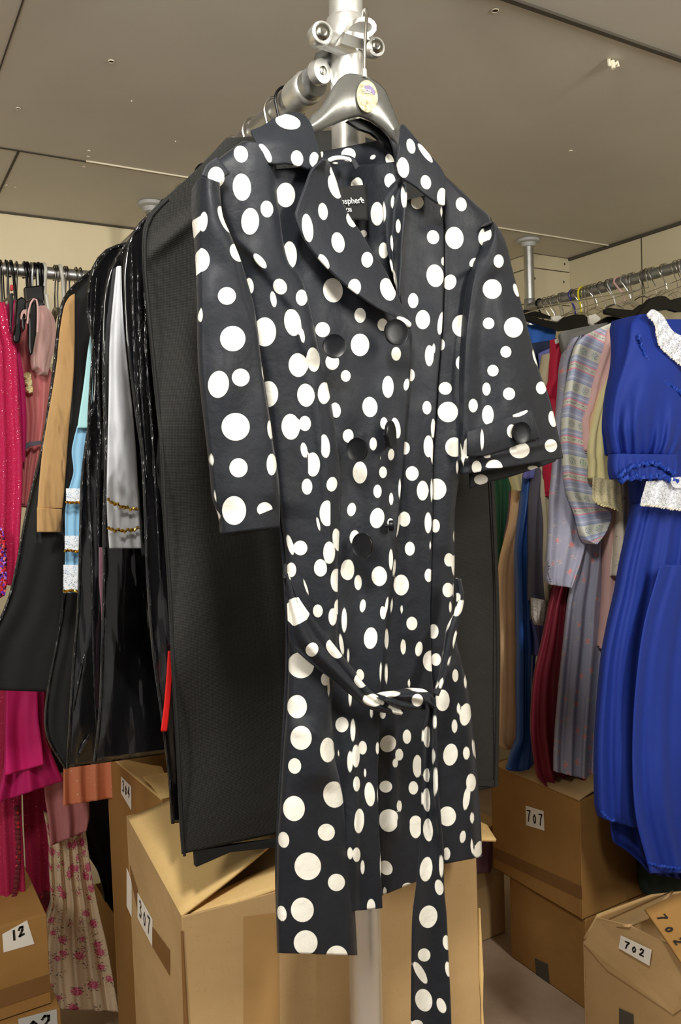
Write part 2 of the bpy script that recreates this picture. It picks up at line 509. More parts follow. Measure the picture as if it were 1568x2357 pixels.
def lace(name, col, hole=.42, scale=130):
    m, nt, b = newmat(name); out = nt.nodes['Material Output']
    uv = coords(nt, 'UV', scale)
    vo = N(nt, 'ShaderNodeTexVoronoi'); vo.inputs['Scale'].default_value = 1; vo.feature = 'DISTANCE_TO_EDGE'; nt.links.new(uv, vo.inputs['Vector'])
    big = noise(nt, coords(nt, 'UV', scale * .35), 1.0, 3)
    f = math_(nt, 'MAXIMUM', rng(nt, vo.outputs['Distance'], .16, .12), rng(nt, big, .52, .56))
    b.inputs['Base Color'].default_value = col; b.inputs['Roughness'].default_value = .8
    tr = N(nt, 'ShaderNodeBsdfTransparent'); mx = N(nt, 'ShaderNodeMixShader')
    nt.links.new(rng(nt, f, 0, 1, hole, 1), mx.inputs[0]); nt.links.new(tr.outputs[0], mx.inputs[1]); nt.links.new(b.outputs[0], mx.inputs[2])
    nt.links.new(mx.outputs[0], out.inputs[0])
    return m

M = {}
M['polka'] = polka(); M['lining'] = lining()
M['alu'] = metal('brushed_aluminium', srgb(222, 222, 218), .36, .85)
M['alu_dull'] = metal('dull_aluminium', srgb(188, 190, 190), .38)
M['alu_grey'] = metal('grey_aluminium', srgb(150, 152, 152), .42, .85)
M['wire'] = metal('polished_wire', srgb(200, 198, 190), .15)
M['wire_dark'] = metal('dark_wire', srgb(105, 102, 98), .28)
M['bolt'] = metal('steel_bolt', srgb(140, 140, 130), .2)
M['gold'] = metal('gold_trim', srgb(212, 172, 70), .22)
M['black_plastic'] = plastic('black_plastic', srgb(9, 9, 11), .3); M['black_plastic'].node_tree.nodes['Principled BSDF'].inputs['Specular IOR Level'].default_value = .25
M['hanger_sheen'] = metal('black_plastic_painted_sheen', srgb(112, 112, 108), .26, .6)  # black plastic, its bright reflection put into a grey base colour
M['white_plastic'] = plastic('white_plastic', srgb(212, 210, 198), .4)
M['grey_plastic'] = plastic('grey_plastic', srgb(180, 181, 178), .5)
M['blue_plastic'] = plastic('navy_plastic', srgb(40, 48, 130), .35)
M['yellow_plastic'] = plastic('yellow_plastic', srgb(225, 212, 30), .35)
M['pink_plastic'] = plastic('pale_pink_plastic', srgb(205, 165, 160), .4)
M['red_plastic'] = plastic('red_plastic', srgb(200, 45, 50), .5)
M['button'] = plastic('black_button', srgb(9, 11, 16), .36); M['button'].node_tree.nodes['Principled BSDF'].inputs['Specular IOR Level'].default_value = .25
M['ceiling'] = painted('ceiling_board', srgb(196, 193, 184), srgb(208, 205, 196), .5, 1.5)
M['wall'] = painted('cream_paint', srgb(226, 213, 178), srgb(240, 228, 194), .6, 1.2)
M['wall_grey'] = painted('grey_cream_paint', srgb(196, 186, 156), srgb(210, 200, 170), .6, 1.2)
M['seam'] = painted('dark_gap', srgb(70, 66, 58), srgb(86, 80, 70), .8)
M['filler'] = painted('pale_filler', srgb(224, 214, 190), srgb(236, 228, 205), .7)
M['floor'] = painted('concrete', srgb(150, 128, 108), srgb(176, 154, 134), .85, 5)
M['card'] = cardboard('cardboard', srgb(164, 134, 92), srgb(180, 150, 106))
M['card_dark'] = cardboard('brown_cardboard', srgb(140, 102, 54), srgb(156, 118, 66))
M['card_pale'] = cardboard('pale_cardboard', srgb(198, 164, 108), srgb(214, 182, 124))
M['tape_b'] = plastic('clear_brown_tape', srgb(160, 124, 76), .35)
M['tape'] = plastic('brown_tape', srgb(120, 84, 44), .4)
M['tape_grey'] = plastic('grey_tape', srgb(112, 104, 84), .55)
M['tape_dark'] = plastic('dark_patch', srgb(70, 66, 56), .7)
M['paper'] = plastic('paper', srgb(226, 222, 212), .8)
M['ink'] = plastic('black_ink', srgb(28, 24, 22), .6)
M['white_ink'] = plastic('white_print', srgb(225, 226, 220), .7)
M['vinyl_edge'] = vinyl('creased_vinyl_edge', (.006, .006, .007, 1), .16, 1.0, 70)
M['nonwoven'] = nonwoven()
M['vinyl'] = vinyl('black_vinyl'); M['clear'] = clear_vinyl()
M['black_cloth'] = fabric('black_cloth', srgb(20, 20, 20), .75, .1)
M['tan'] = fabric('tan_wool', srgb(200, 160, 108), .9, .3)
M['white_satin'] = fabric('white_satin', srgb(214, 216, 222), .6, .1)
M['aqua'] = fabric('aqua_cloth', srgb(128, 176, 208), .6, .2)
M['aqua_pale'] = fabric('pale_aqua_cloth', srgb(160, 205, 210), .6, .2)
M['lace_white'] = lace('white_lace', srgb(222, 226, 234), .35, 300)
M['lace_grey'] = lace('grey_lace', srgb(176, 170, 164), .6, 150)
M['lace_cream'] = lace('cream_lace', srgb(222, 212, 170), .55, 160)
M['royal'] = fabric('royal_blue_cotton', srgb(22, 47, 134), .7, .35, .1)
M['royal_dark'] = fabric('royal_blue_trim', srgb(20, 56, 150), .6, .3)
M['cream'] = fabric('cream_cotton', srgb(222, 212, 160), .85, .2)
M['pink'] = fabric('pale_pink_cotton', srgb(222, 180, 176), .85, .2)
M['green'] = fabric('bottle_green_cotton', srgb(36, 92, 70), .6, .2)
M['dark_green'] = fabric('near_black_green_cloth', srgb(20, 34, 28), .8, .1)
M['green_satin'] = fabric('green_satin', srgb(40, 100, 72), .45, .1)
M['teal'] = fabric('teal_cotton', srgb(20, 150, 128), .7, .2)
M['red'] = fabric('crimson_cloth', srgb(178, 24, 58), .65, .2)
M['burgundy'] = fabric('burgundy_satin', srgb(116, 30, 46), .5, .2)
M['slate'] = fabric('slate_cloth', srgb(84, 82, 96), .7, .2)
M['charcoal'] = fabric('charcoal_wool', srgb(100, 98, 94), .9, .2)
M['denim'] = fabric('blue_cotton', srgb(38, 84, 160), .8, .2)
M['blue_satin'] = fabric('blue_satin', srgb(34, 78, 150), .4, .1)
M['purple'] = fabric('lavender_cloth', srgb(110, 112, 180), .7, .2)
M['navy'] = fabric('navy_cloth', srgb(30, 38, 62), .7, .1)
M['beige'] = fabric('beige_linen', srgb(188, 178, 150), .85, .2)
M['peach'] = fabric('peach_satin', srgb(236, 198, 156), .5, .2)
M['mauve'] = fabric('mauve_cloth', srgb(136, 96, 112), .7, .2)
M['hot_pink_sequin'] = sequin('hot_pink_glitter', srgb(196, 24, 84), srgb(255, 190, 200), 420, .13)
M['deep_pink_sequin'] = sequin('deep_pink_glitter', srgb(150, 10, 60), srgb(250, 120, 140), 400, .10)
M['multi_sequin'] = sequin('red_purple_sequins', None, None, 170, .9, .3, True)
M['red_sequin'] = sequin('dark_red_sequins', srgb(90, 8, 24), srgb(220, 60, 70), 110, .35)
M['magenta'] = fabric('magenta_cotton', srgb(190, 24, 100), .6, .3)
M['chiffon'] = fabric('magenta_chiffon', srgb(160, 16, 84), .6, .5)
M['dusty_rose'] = fabric('dusty_rose_satin', srgb(192, 112, 112), .45, .2)
M['pale_rose'] = fabric('pale_rose_cloth', srgb(200, 162, 156), .8, .3)
M['dusty_chiffon'] = fabric('dusty_pink_chiffon', srgb(172, 110, 112), .7, .4)
M['coral'] = sequin('coral_glitter_cloth', srgb(206, 124, 88), srgb(255, 220, 200), 190, .04)
M['rose_print'] = floral('rose_print_cotton', srgb(222, 200, 168), srgb(226, 140, 160), srgb(172, 44, 80), srgb(88, 84, 70), 36, .42, srgb(120, 60, 66))
M['lilac_print'] = floral('lilac_rosebud_cotton', srgb(152, 152, 170), srgb(220, 132, 138), srgb(196, 150, 140), srgb(190, 180, 170), 34, .27, srgb(196, 196, 205))
M['cream_print'] = floral('small_rose_cotton', srgb(218, 206, 188), srgb(205, 140, 140), srgb(190, 110, 110), srgb(170, 170, 140), 60, .27, srgb(190, 160, 140))
M['stripe'] = striped_print()
M['sticker_old'] = floral('worn_gold_sticker', srgb(196, 176, 120), srgb(140, 122, 84), srgb(230, 214, 160), srgb(120, 100, 70), 90, .3, srgb(160, 140, 90))
M['sticker'] = painted('worn_gold_sticker', srgb(92, 84, 60), srgb(214, 206, 170), .4, 160)
M['violet_paper'] = plastic('violet_paper', srgb(120, 108, 140), .6)
M['red_cloth'] = fabric('scarlet_cloth', srgb(200, 26, 24), .6, .1)
# ------------------------------------------------------------ the room
CZ = 2.38; WX = 2.79; WY = 2.99
def struct(b, name, mat, parent=None, **k):
    o = b.build(name, mat, parent, **k); 
    if parent is None: o['kind'] = 'structure'
    return o
b = MB(); b.box((-2.2, -3.0, -.05), (WX + .1, WY + .1, 0)); struct(b, 'floor', M['floor'])
b = MB(); b.box((-2.2, -3.0, CZ), (WX + .1, WY + .1, CZ + .05)); struct(b, 'ceiling', M['ceiling'])
b = MB(); b.box((-2.2, WY, 0), (WX + .1, WY + .08, CZ)); struct(b, 'wall_back', M['wall'])
b = MB(); b.box((WX, -3.0, 0), (WX + .08, WY, CZ)); struct(b, 'wall_right', M['wall_grey'])
# boxed-in corner clad with painted planks
b = MB()
pz = [0, .3, .6, .9, 1.2, 1.5, 1.8, 2.02, 2.17, 2.318, CZ]
for a, c in zip(pz[:-1], pz[1:]):
    b.box((2.555, 2.65, a + .002), (WX, WY, c - .002))
struct(b, 'wall_corner_planks', M['wall_grey'], bevel=.002)
b = MB(); b.box((2.56, 2.655, 0.01), (WX, WY, CZ - .001)); struct(b, 'trim_1', M['seam'])
for i, (px, py) in enumerate([(1300, 608), (1231, 641), (1298, 649), (1321, 650)]):
    b = MB(); p = onY(px, py, 2.65); b.lathe(Matrix.Translation(V(p)) @ Matrix.Rotation(math.radians(90), 4, 'X'), [(.005, -.002), (.005, .001)], 12)
    struct(b, 'trim_%d' % (40 + i), M['seam'])
# ceiling board joints, filler bead, wall joints
def strip(name, a, c, mat):
    b = MB(); b.box(a, c); struct(b, name, mat)
strip('trim_2', (.3, 2.426, CZ - .002), (WX, 2.434, CZ + .001), M['seam'])
strip('trim_3', (.62, 2.421, CZ - .004), (WX, 2.4255, CZ), M['filler'])
strip('trim_4', (-2.2, 1.241, CZ - .006), (WX, 1.253, CZ + .001), M['seam'])
strip('trim_5', (-2.2, 1.253, CZ - .003), (WX, 1.256, CZ), M['filler'])
strip('trim_6', (.436, 2.434, CZ - .002), (.442, WY, CZ + .001), M['seam'])
q = onZ(14, 115, CZ)
strip('trim_7', (float(q[0]) - .0015, 1.256, CZ - .0015), (float(q[0]) + .0015, 2.426, CZ + .001), M['seam'])
strip('trim_8', (-2.2, 2.431, CZ - .0018), (.3, 2.4345, CZ + .001), M['seam'])
strip('trim_9', (WX - .010, -3, CZ - .012), (WX, 2.65, CZ), M['seam'])
strip('trim_10', (.0, WY - .006, CZ - .006), (2.55, WY, CZ), M['seam'])
q = onX(1478, 600, WX)
strip('trim_11', (WX - .002, float(q[1]) - .0015, 0), (WX + .001, float(q[1]) + .0015, CZ), M['seam'])
q = onY(255, 650, WY)
strip('trim_12', (-2.2, WY - .012, 1.86), (2.55, WY, 1.875), M['wall_grey'])
# screw holes and a peeled blob in the boards
k = 13
for px, py, r in [(256, 139, .0075), (42, 248, .0065), (205, 346, .005), (203, 359, .005), (193, 382, .005), (1140, 22, .008), (1314, 346, .006), (15, 425, .005), (118, 508, .006), (35, 430, .004), (404, 324, .002), (303, 231, .002)]:
    b = MB(); p = onZ(px, py, CZ)
    b.lathe(Matrix.Translation(V(p)), [(r, -.0015), (r * .82, -.0032), (r * .8, -.0006)], 16)
    o = struct(b, 'trim_%d' % k, M['filler'], smooth=False); k += 1
    b = MB(); b.lathe(Matrix.Translation(V(p) + Vector((0, 0, -.0012))), [(r * .8, -.0004), (r * .8, .0006)], 16)
    struct(b, 'trim_%d' % k, M['seam']); k += 1
p = V(onZ(1410, 136, CZ))
b = MB(); b.tube([p + Vector((-.012, 0, -.002)), p + Vector((-.006, .004, -.012)), p + Vector((.004, .002, -.014)), p + Vector((.012, -.004, -.006)), p + Vector((.016, -.002, -.014))], .004, 8)
b.tube([p + Vector((0, .0, -.004)), p + Vector((.001, -.002, -.022))], .005, 8)
struct(b, 'trim_60', M['filler'], smooth=True)

# ------------------------------------------------------------ the tube frame
def pole(x, y, z0, z1, r, label, mat, flange=True, top=None):
    root = empty('upright_pole', (x, y, z0), label, 'pole')
    tx, ty = top if top else (x, y)
    b = MB(); b.cyl((x, y, z0), (tx, ty, z1), r, 40); b.build('tube', mat, root, smooth=True)
    if flange:
        b = MB(); b.lathe(Matrix.Translation((tx, ty, z1)), [(r * 2.3, -.001), (r * 2.35, -.006), (r * 2.2, -.012), (r * 1.5, -.016), (r * 1.35, -.03), (r * 1.02, -.032)], 40)
        f = b.build('ceiling_flange', M['grey_plastic'], root, smooth=True)
    b = MB(); b.lathe(Matrix.Translation((x, y, z0)), [(r * 2.3, .001), (r * 2.35, .006), (r * 1.5, .012), (r * 1.35, .03), (r * 1.02, .032)], 40)
    b.build('floor_flange', M['grey_plastic'], root, smooth=True)
    return root
PX0 = Vector((.611, 1.03)); PX1 = Vector((.649, 1.03))
pr = .0245
def pole_at(z): t = z / CZ; return Vector((PX0.x + (PX1.x - PX0.x) * t, 1.03, z))
main = pole(PX0.x, 1.03, 0, CZ, pr, 'thick brushed aluminium upright pole the spotted coat hangs in front of', M['alu'], True, (PX1.x, 1.03))
RZ = 2.055
RX = 2.38
cp = pole(RX + .02, 2.50, 0, CZ, .020, 'slim aluminium upright pole in the far corner by the planks', M['alu_dull'])
b = MB(); b.lathe(Matrix.Translation((RX + .02, 2.50, RZ + .045)), [(.023, 0), (.024, .01), (.024, .03), (.022, .04)], 24); b.build('collar', M['alu_grey'], cp, smooth=True)
bp = pole(.90, 2.70, 0, CZ, .020, 'aluminium upright pole whose ceiling disc shows above the dark garment bags', M['alu_dull'])

def tube_thing(name, label, cat, p, q, r, mat):
    root = empty(name, p, label, cat)
    b = MB(); b.cyl(p, q, r, 32); b.build('tube', mat, root, smooth=True)
    return root
rr = .0185
rail_r = tube_thing('hanging_rail', 'grey tube rail full of dresses along the wall at the right', 'rail', (RX, .3, RZ + .045), (RX, 2.478, RZ + .045), rr, M['alu_grey'])
rail_b = tube_thing('hanging_rail', 'silver tube rail with pink clothes against the cream back wall', 'rail', (-.9, 2.45, RZ), (1.9, 2.45, RZ), .0175, M['alu_dull'])
# short arm that carries the coat and the garment bags
arm_z = 2.037
arm = empty('rail_arm', (.62, 1.06, arm_z), 'grey tube arm reaching back from the pole clamp above the garment bags', 'rail')
b = MB(); b.cyl((.62, 1.085, arm_z), (.62, 2.43, arm_z), .0215, 36); b.build('tube', M['alu_dull'], arm, smooth=True)
b = MB(); b.lathe(Matrix.Translation((.62, 1.118, arm_z)) @ Matrix.Rotation(math.radians(90), 4, 'X'), [(.0215, -.03), (.0245, -.028), (.0250, -.01), (.0242, 0), (.0252, .004), (.0252, .012), (.0235, .016), (.0215, .018)], 36)
b.build('sleeve_socket', M['alu'], arm, smooth=True)

# ------------------------------------------------------------ the clamp on the pole
cl = empty('pole_clamp', pole_at(2.09), 'cast aluminium clamp with two bolted lugs around the pole', 'clamp')
pc = pole_at(2.085)
ax = Matrix.Translation(pc) @ Matrix.Rotation(math.radians(1.5), 4, 'Y')
b = MB(); b.lathe(ax, [(.0249, -.019), (.0285, -.019), (.0300, -.015), (.0300, .014), (.0285, .019), (.0249, .019)], 48)
b.build('collar_band', M['alu'], cl, smooth=True)
b = MB(); b.lathe(ax @ Matrix.Translation((0, 0, -.026)), [(.0252, -.005), (.0278, -.005), (.0285, 0), (.0278, .005), (.0252, .006)], 48)
b.build('lower_ring', M['alu_grey'], cl, smooth=True)
cr_ = Vector(R3[:, 0]); 
def lug(px, py, Y, r, depth):
    c = V(onY(px, py, Y)); d = (Vector((0, CAM_H * 0, 0)) + (Vector((-.16, -1, -.10)))).normalized()
    q = d.to_track_quat('Z', 'Y').to_matrix().to_4x4()
    Mx = Matrix.Translation(c) @ q
    b = MB(); b.lathe(Mx, [(r * .9, -depth), (r, -depth + .002), (r, -.003), (r * .93, 0), (r * .74, .0012), (r * .70, -.001)], 32)
    # web that joins the lug to the band
    t = pole_at(c.z) ; dirn = (t - c); dirn.y += .0
    p1 = c + Vector((0, depth * .5, 0)); p2 = t + Vector((0, -.012, 0)) 
    b.tube([p1, p1.lerp(p2, .5), p2], [r * .95, r * .85, r * 1.0], 16)
    o = b.build('bolt_lug', M['alu'], cl, smooth=True)
    b = MB(); b.lathe(Mx, [(r * .66, -.002), (r * .66, .001), (r * .52, .0035), (r * .2, .0045)], 24)
    b.build('bolt', M['bolt'], o, smooth=True)
    b = MB(); b.lathe(Mx, [(r * .22, .004), (r * .22, .0052)], 6); b.build('bolt_socket', M['tape_dark'], o)
    return o
lug(743, 74, .995, .0158, .022)
lug(867, 107, 1.00, .0140, .020)
# upper hoop the coat hanger hooks into
hc = V(onY(827, 66, .985))
b = MB()
ro = [(789, 74), (797, 60), (808, 48), (822, 41), (838, 38), (852, 41), (862, 48), (867, 58), (866, 70), (858, 80), (850, 85)]
ri = [(800, 71), (806, 62), (815, 55), (827, 50), (839, 49), (849, 52), (855, 57), (857, 63), (855, 69), (849, 73), (844, 75)]
O_ = [V(onY(x, y, .972 + .014 * (i / 10))) for i, (x, y) in enumerate(ro)]; I_ = [V(onY(x, y, .974 + .012 * (i / 10))) for i, (x, y) in enumerate(ri)]
dv = Vector((0, .022, -.009)); n = len(O_)
vs = O_ + I_ + [p + dv for p in O_] + [p + dv for p in I_]; fs = []
for i in range(n - 1):
    fs += [(i, i + 1, n + i + 1, n + i), (2*n + i, 3*n + i, 3*n + i + 1, 2*n + i + 1), (i, 2*n + i, 2*n + i + 1, i + 1), (n + i, n + i + 1, 3*n + i + 1, 3*n + i)]
fs += [(0, n, 3*n, 2*n), (n - 1, 3*n - 1, 4*n - 1, 2*n - 1)]
b.add(vs, fs)
b.prism([V(onY(x, y, .975)) for x, y in [(789, 74), (800, 70), (846, 78), (852, 92), (830, 88)]], (0, .020, -.003))
b.build('hanger_hoop', M['alu'], cl, smooth=True, angle=30)
# elbow fork that holds the arm socket
b = MB()
e0 = V(onY(733, 135, 1.045)); e1 = V(onY(738, 170, 1.06))
b.tube([pole_at(2.060) + Vector((-.010, .018, 0)), e0 + Vector((.006, 0, .0)), e1 + Vector((0, .008, -.002))], [.013, .0125, .014], 16)
b.build('elbow_fork', M['alu_grey'], cl, smooth=True)
c = V(onY(743, 163, 1.035)); d = Vector((.25, -1, -.1)).normalized(); Mx = Matrix.Translation(c) @ d.to_track_quat('Z', 'Y').to_matrix().to_4x4()
b = MB(); b.lathe(Mx, [(.0165, -.014), (.0172, -.004), (.0165, 0), (.008, .0004)], 28); o = b.build('elbow_plate', M['alu'], cl, smooth=True)
b = MB(); b.lathe(Mx, [(.0062, 0), (.0062, .002), (.003, .003)], 20); b.build('bolt', M['bolt'], o, smooth=True)
# ------------------------------------------------------------ the spotted coat
K = {1: (540, 0, 3.136), 2: (440, 250, 3.92), 3: (800, 280, 3.0154), 4: (440, 800, 3.92), 5: (800, 850, 3.0154), 6: (600, 1300, 2.9037), 7: (600, 1800, 2.9037)}
def C(k, L):
    ox, oy, s = K[k]; out = []
    for d in L:
        t = [ox + d[0] / s, oy + d[1] / s, d[2] / s, d[3] / s] + ([d[4]] if len(d) > 4 else [])
        if len(d) > 6: t += [d[5], d[6] / s]
        out.append(tuple(t))
    return out
def Pk(k, L): ox, oy, s = K[k]; return [(ox + x / s, oy + y / s) for x, y in L]

LA = [(633, 372), (638, 420), (644, 480), (654, 560), (666, 606), (688, 632), (703, 665), (721, 735), (736, 811), (748, 850), (762, 915), (770, 960), (777, 1010), (784, 1080), (786, 1160), (782, 1250), (779, 1340), (780, 1420), (778, 1500), (768, 1570), (764, 1620), (766, 1680), (772, 1748), (789, 1825), (800, 1920), (807, 1980), (815, 2075), (819, 2144), (822, 2199)]
OE = [(940, 700), (946, 745), (947, 800), (944, 860), (938, 930), (932, 1000), (928, 1060), (922, 1130), (917, 1190), (910, 1250), (903, 1320), (893, 1400), (885, 1470), (878, 1550), (873, 1640), (872, 1720), (869, 1800), (872, 1900), (876, 1980), (880, 2090)]
RF = [(1019, 440), (1020, 500), (1021, 578), (1021, 655), (1018, 744), (1013, 811), (1008, 867), (1002, 966), (996, 1049), (996, 1148), (994, 1248), (992, 1331), (990, 1427), (994, 1541), (998, 1600), (1002, 1700), (1008, 1800), (1016, 1900), (1024, 1990)]
body = []
body += C(2, [(450, 413, 62, 75, -15), (225, 620, 75, 92), (458, 710, 82, 122, -4), (533, 1018, 79, 120, 3), (682, 907, 56, 75, -5),
  (852, 780, 84, 110), (890, 1320, 62, 122, -3), (622, 1375, 80, 32, 50), (802, 1606, 58, 72, -25), (995, 1707, 52, 72), (742, 1720, 27, 72, -8), (1278, 1640, 88, 110, -8),
  (665, 2015, 100, 130), (915, 1930, 74, 122, -10), (1003, 2050, 19, 64, -8), (1100, 2265, 58, 110, -5), (1185, 1995, 65, 68), (1524, 1865, 51, 67), (530, 1600, 36, 72, -6)])
body += C(4, [(965, 158, 86, 107, -3), (700, 420, 84, 117), (1035, 430, 78, 104, -5), (897, 715, 82, 116, -3), (1027, 685, 55, 68), (1018, 925, 30, 68, -8),
  (1098, 1055, 67, 108, 0, 180, 42), (1045, 1255, 48, 72), (1198, 412, 57, 98, 3), (1303, 565, 46, 68, -8), (1205, 890, 44, 106, -6, 180, 30), (1268, 1233, 47, 66, 10),
  (1228, 1495, 67, 115, 0, 0, 26), (1315, 1735, 40, 102, -8), (985, 1808, 63, 66), (1245, 1850, 51, 99), (1167, 1987, 58, 78), (895, 1780, 24, 92, -14),
  (905, 2005, 42, 65), (1310, 2100, 53, 104, 0, 0, 22), (1410, 2005, 60, 92), (1148, 1590, 13, 62, -12), (1035, 2160, 10, 70, -18), (1393, 257, 44, 53), (1415, 797, 48, 60),
  (1272, 130, 61, 72), (1448, 1462, 36, 60, 10), (1475, 1710, 42, 62, 5), (1505, 2120, 32, 66)])
body += C(3, [(483, 562, 44, 46), (788, 575, 37, 48, -10), (593, 803, 42, 48, -12), (742, 808, 62, 77, -8), (955, 800, 47, 65, 10), (418, 1050, 41, 44), (607, 1070, 59, 78, -8),
  (710, 1115, 43, 54, 20), (873, 978, 24, 35, 35), (400, 790, 34, 62), (455, 1243, 36, 52), (522, 1375, 50, 66), (648, 1400, 22, 78, 8), (790, 1418, 65, 76, 0, 0, 32), (862, 1115, 26, 54, 0, 0, 8),
  (853, 1305, 27, 70), (652, 1548, 23, 40), (567, 1625, 30, 72), (598, 1575, 10, 34), (785, 1675, 33, 48), (876, 1720, 50, 72), (440, 1760, 26, 42), (408, 1825, 19, 42, 10), (664, 970, 14, 30), (650, 625, 8, 35),
  (337, 1612, 33, 48), (243, 1410, 36, 44), (86, 1550, 64, 78), (87, 1345, 38, 52), (919, 1537, 11, 45, -15)])
body += C(5, [(678, 133, 45, 44), (550, 267, 31, 46), (594, 410, 16, 65), (697, 297, 70, 70), (740, 540, 62, 67, 0, 0, 28), (560, 535, 33, 75), (400, 548, 32, 44), (588, 590, 11, 65), (448, 723, 44, 50),
  (520, 842, 40, 68), (618, 832, 67, 73), (583, 840, 9, 78), (760, 680, 8, 45), (362, 830, 9, 70), (395, 1040, 40, 52), (345, 1095, 13, 72, 8), (610, 1087, 30, 46), (558, 1065, 24, 72), (297, 1065, 22, 30),
  (432, 1245, 34, 48), (573, 1222, 6, 28), (702, 1322, 32, 46), (748, 1370, 28, 80, -5), (562, 1430, 28, 46), (300, 1320, 14, 72), (323, 1378, 10, 62, 5), (372, 1497, 53, 72), (695, 1532, 37, 50), (735, 1535, 9, 48),
  (712, 1650, 9, 38), (375, 1665, 9, 30), (445, 1763, 37, 46), (737, 1160, 6, 40), (280, 123, 39, 75), (155, 262, 53, 70, -5), (10, 462, 30, 46), (178, 518, 25, 45), (302, 592, 22, 40, 5), (86, 717, 50, 76),
  (245, 715, 27, 40), (207, 847, 28, 46), (302, 900, 15, 42), (27, 973, 30, 46, 10), (205, 1033, 49, 70, 8), (252, 375, 25, 42), (335, 408, 30, 72, -10), (45, 1165, 31, 48, 8), (222, 1437, 51, 67), (8, 1390, 37, 70),
  (73, 1480, 25, 52), (105, 1642, 21, 44, 8), (245, 1690, 19, 45, -5), (270, 1640, 10, 60, 8), (305, 1640, 8, 50, 5), (225, 615, 4, 16)])
body += C(6, [(270, 670, 86, 87), (245, 948, 64, 78), (271, 1157, 70, 79), (229, 1344, 43, 52), (223, 1628, 71, 84), (446, 1238, 50, 82), (490, 1535, 73, 88, -6, -15, 52), (400, 30, 43, 46), (500, 100, 33, 72, 0, 0, 20),
  (382, 308, 33, 43), (512, 282, 22, 50), (480, 348, 27, 57), (558, 370, 17, 80), (578, 45, 45, 55), (650, 118, 25, 50), (792, 75, 50, 65), (682, 273, 19, 42, 5), (735, 490, 45, 72, 5), (540, 530, 14, 68, -8),
  (584, 605, 8, 45), (665, 735, 26, 38, -10), (430, 765, 28, 42), (453, 825, 8, 50), (597, 885, 11, 60), (543, 1068, 44, 51), (616, 1105, 16, 74), (680, 1222, 29, 45), (635, 1278, 25, 75), (597, 1315, 18, 70),
  (520, 1260, 5, 22), (640, 1464, 22, 50), (697, 1390, 8, 28), (728, 1533, 34, 80, -5), (835, 1482, 43, 40), (782, 1537, 4, 45), (780, 1225, 12, 40), (740, 985, 10, 38), (815, 1000, 20, 30), (850, 1195, 52, 58, 30),
  (925, 1268, 27, 40), (898, 1325, 18, 30), (855, 1685, 62, 52), (925, 1612, 17, 40), (660, 1690, 30, 60), (1020, 1490, 32, 45), (977, 1148, 28, 48), (1047, 1345, 31, 76), (1035, 1720, 40, 45), (990, 792, 9, 30),
  (952, 548, 18, 52), (1057, 562, 24, 50, 8), (1010, 392, 36, 45), (1138, 642, 54, 70), (1172, 633, 32, 42), (1155, 445, 33, 48), (1300, 740, 20, 43), (1215, 905, 47, 72), (1368, 1000, 38, 75, 8), (1322, 960, 12, 38),
  (1295, 1078, 19, 46), (1268, 1268, 48, 74, 8), (1374, 1258, 22, 44), (1425, 1230, 12, 66, -8), (1405, 1455, 32, 60), (1375, 1562, 22, 78, 8), (1247, 1680, 58, 66), (1415, 1690, 10, 38), (1367, 780, 10, 48), (1343, 580, 6, 30),
  (840, 495, 14, 70), (803, 720, 9, 66), (838, 725, 10, 72), (816, 320, 18, 42)])
body += C(7, [(155, 385, 36, 53, -5), (438, 335, 57, 57), (314, 562, 88, 92), (505, 670, 57, 58), (143, 877, 30, 52, -8), (278, 853, 76, 82), (300, 1072, 79, 83), (508, 1170, 74, 78), (635, 940, 8, 60), (598, 475, 18, 40),
  (658, 262, 32, 80, 5), (640, 485, 25, 48), (680, 568, 14, 46), (738, 832, 28, 52), (855, 260, 63, 72, 0, 0, 56), (835, 572, 42, 52, -35), (985, 700, 40, 28), (828, 732, 13, 32), (800, 550, 4, 70), (1035, 303, 40, 72),
  (1243, 478, 24, 43), (1410, 240, 12, 38), (1350, 365, 20, 43, 8), (1411, 425, 9, 52), (1455, 450, 28, 58, 15), (1178, 245, 9, 35)])
def _x(line, y):
    P = np.array(sorted(line, key=lambda p: p[1]), float); return float(np.interp(y, P[:, 1], P[:, 0]))
dA = []; dB = []; dC = []; dD = []
for d in body:
    x, y = d[0], d[1]
    la = _x(LA, y); oe = _x(OE, y) if y > 700 else 945; rf = _x(RF, y)
    (dA if x < la else dB if x < oe else dC if x < rf else dD).append(d)

def wave(px, py, k): return np.sin(px * k)
seam = crease
coat = empty('trench_coat', pole_at(1.5) + Vector((0, -.09, 0)), 'black satin coat with white polka dots, lapels and a tied belt, hanging at the pole', 'coat')
def base(px, py):
    lo = ss((py - 1000) / 1200)
    return .94 + lo * (px - 850) * .00013
# A: outer left front
def rA(px, py, u, v):
    h = .014 * ss((px - np.interp(py, *zip(*[(p[1], p[0]) for p in LA])) + 120) / 120)
    h = h + crease(px, py, [([(534, 533), (580, 582), (634, 650), (677, 709), (700, 793), (712, 850)], .006, 14, 40), ([(575, 380), (590, 600), (630, 900), (660, 1200)], .006, 35, 50),
        ([(712, 840), (724, 920), (735, 1000), (748, 1080), (752, 1170), (758, 1260), (768, 1330)], .005, 12, 14),
        ([(690, 1640), (735, 1700), (752, 1760), (760, 1830)], .010, 60, 20), ([(700, 1450), (720, 1650), (700, 1900), (720, 2190)], .010, 50, 50)])
    return h
Aleft = [(472, 396), (500, 450), (520, 520), (548, 600), (570, 700), (592, 800), (610, 900), (625, 1000), (634, 1080), (645, 1180), (656, 1260), (661, 1330), (663, 1400), (665, 1480), (664, 1560), (659, 1650), (651, 1750), (645, 1850), (640, 1930), (638, 2000), (637, 2100), (639, 2193)]
Atop = Aleft
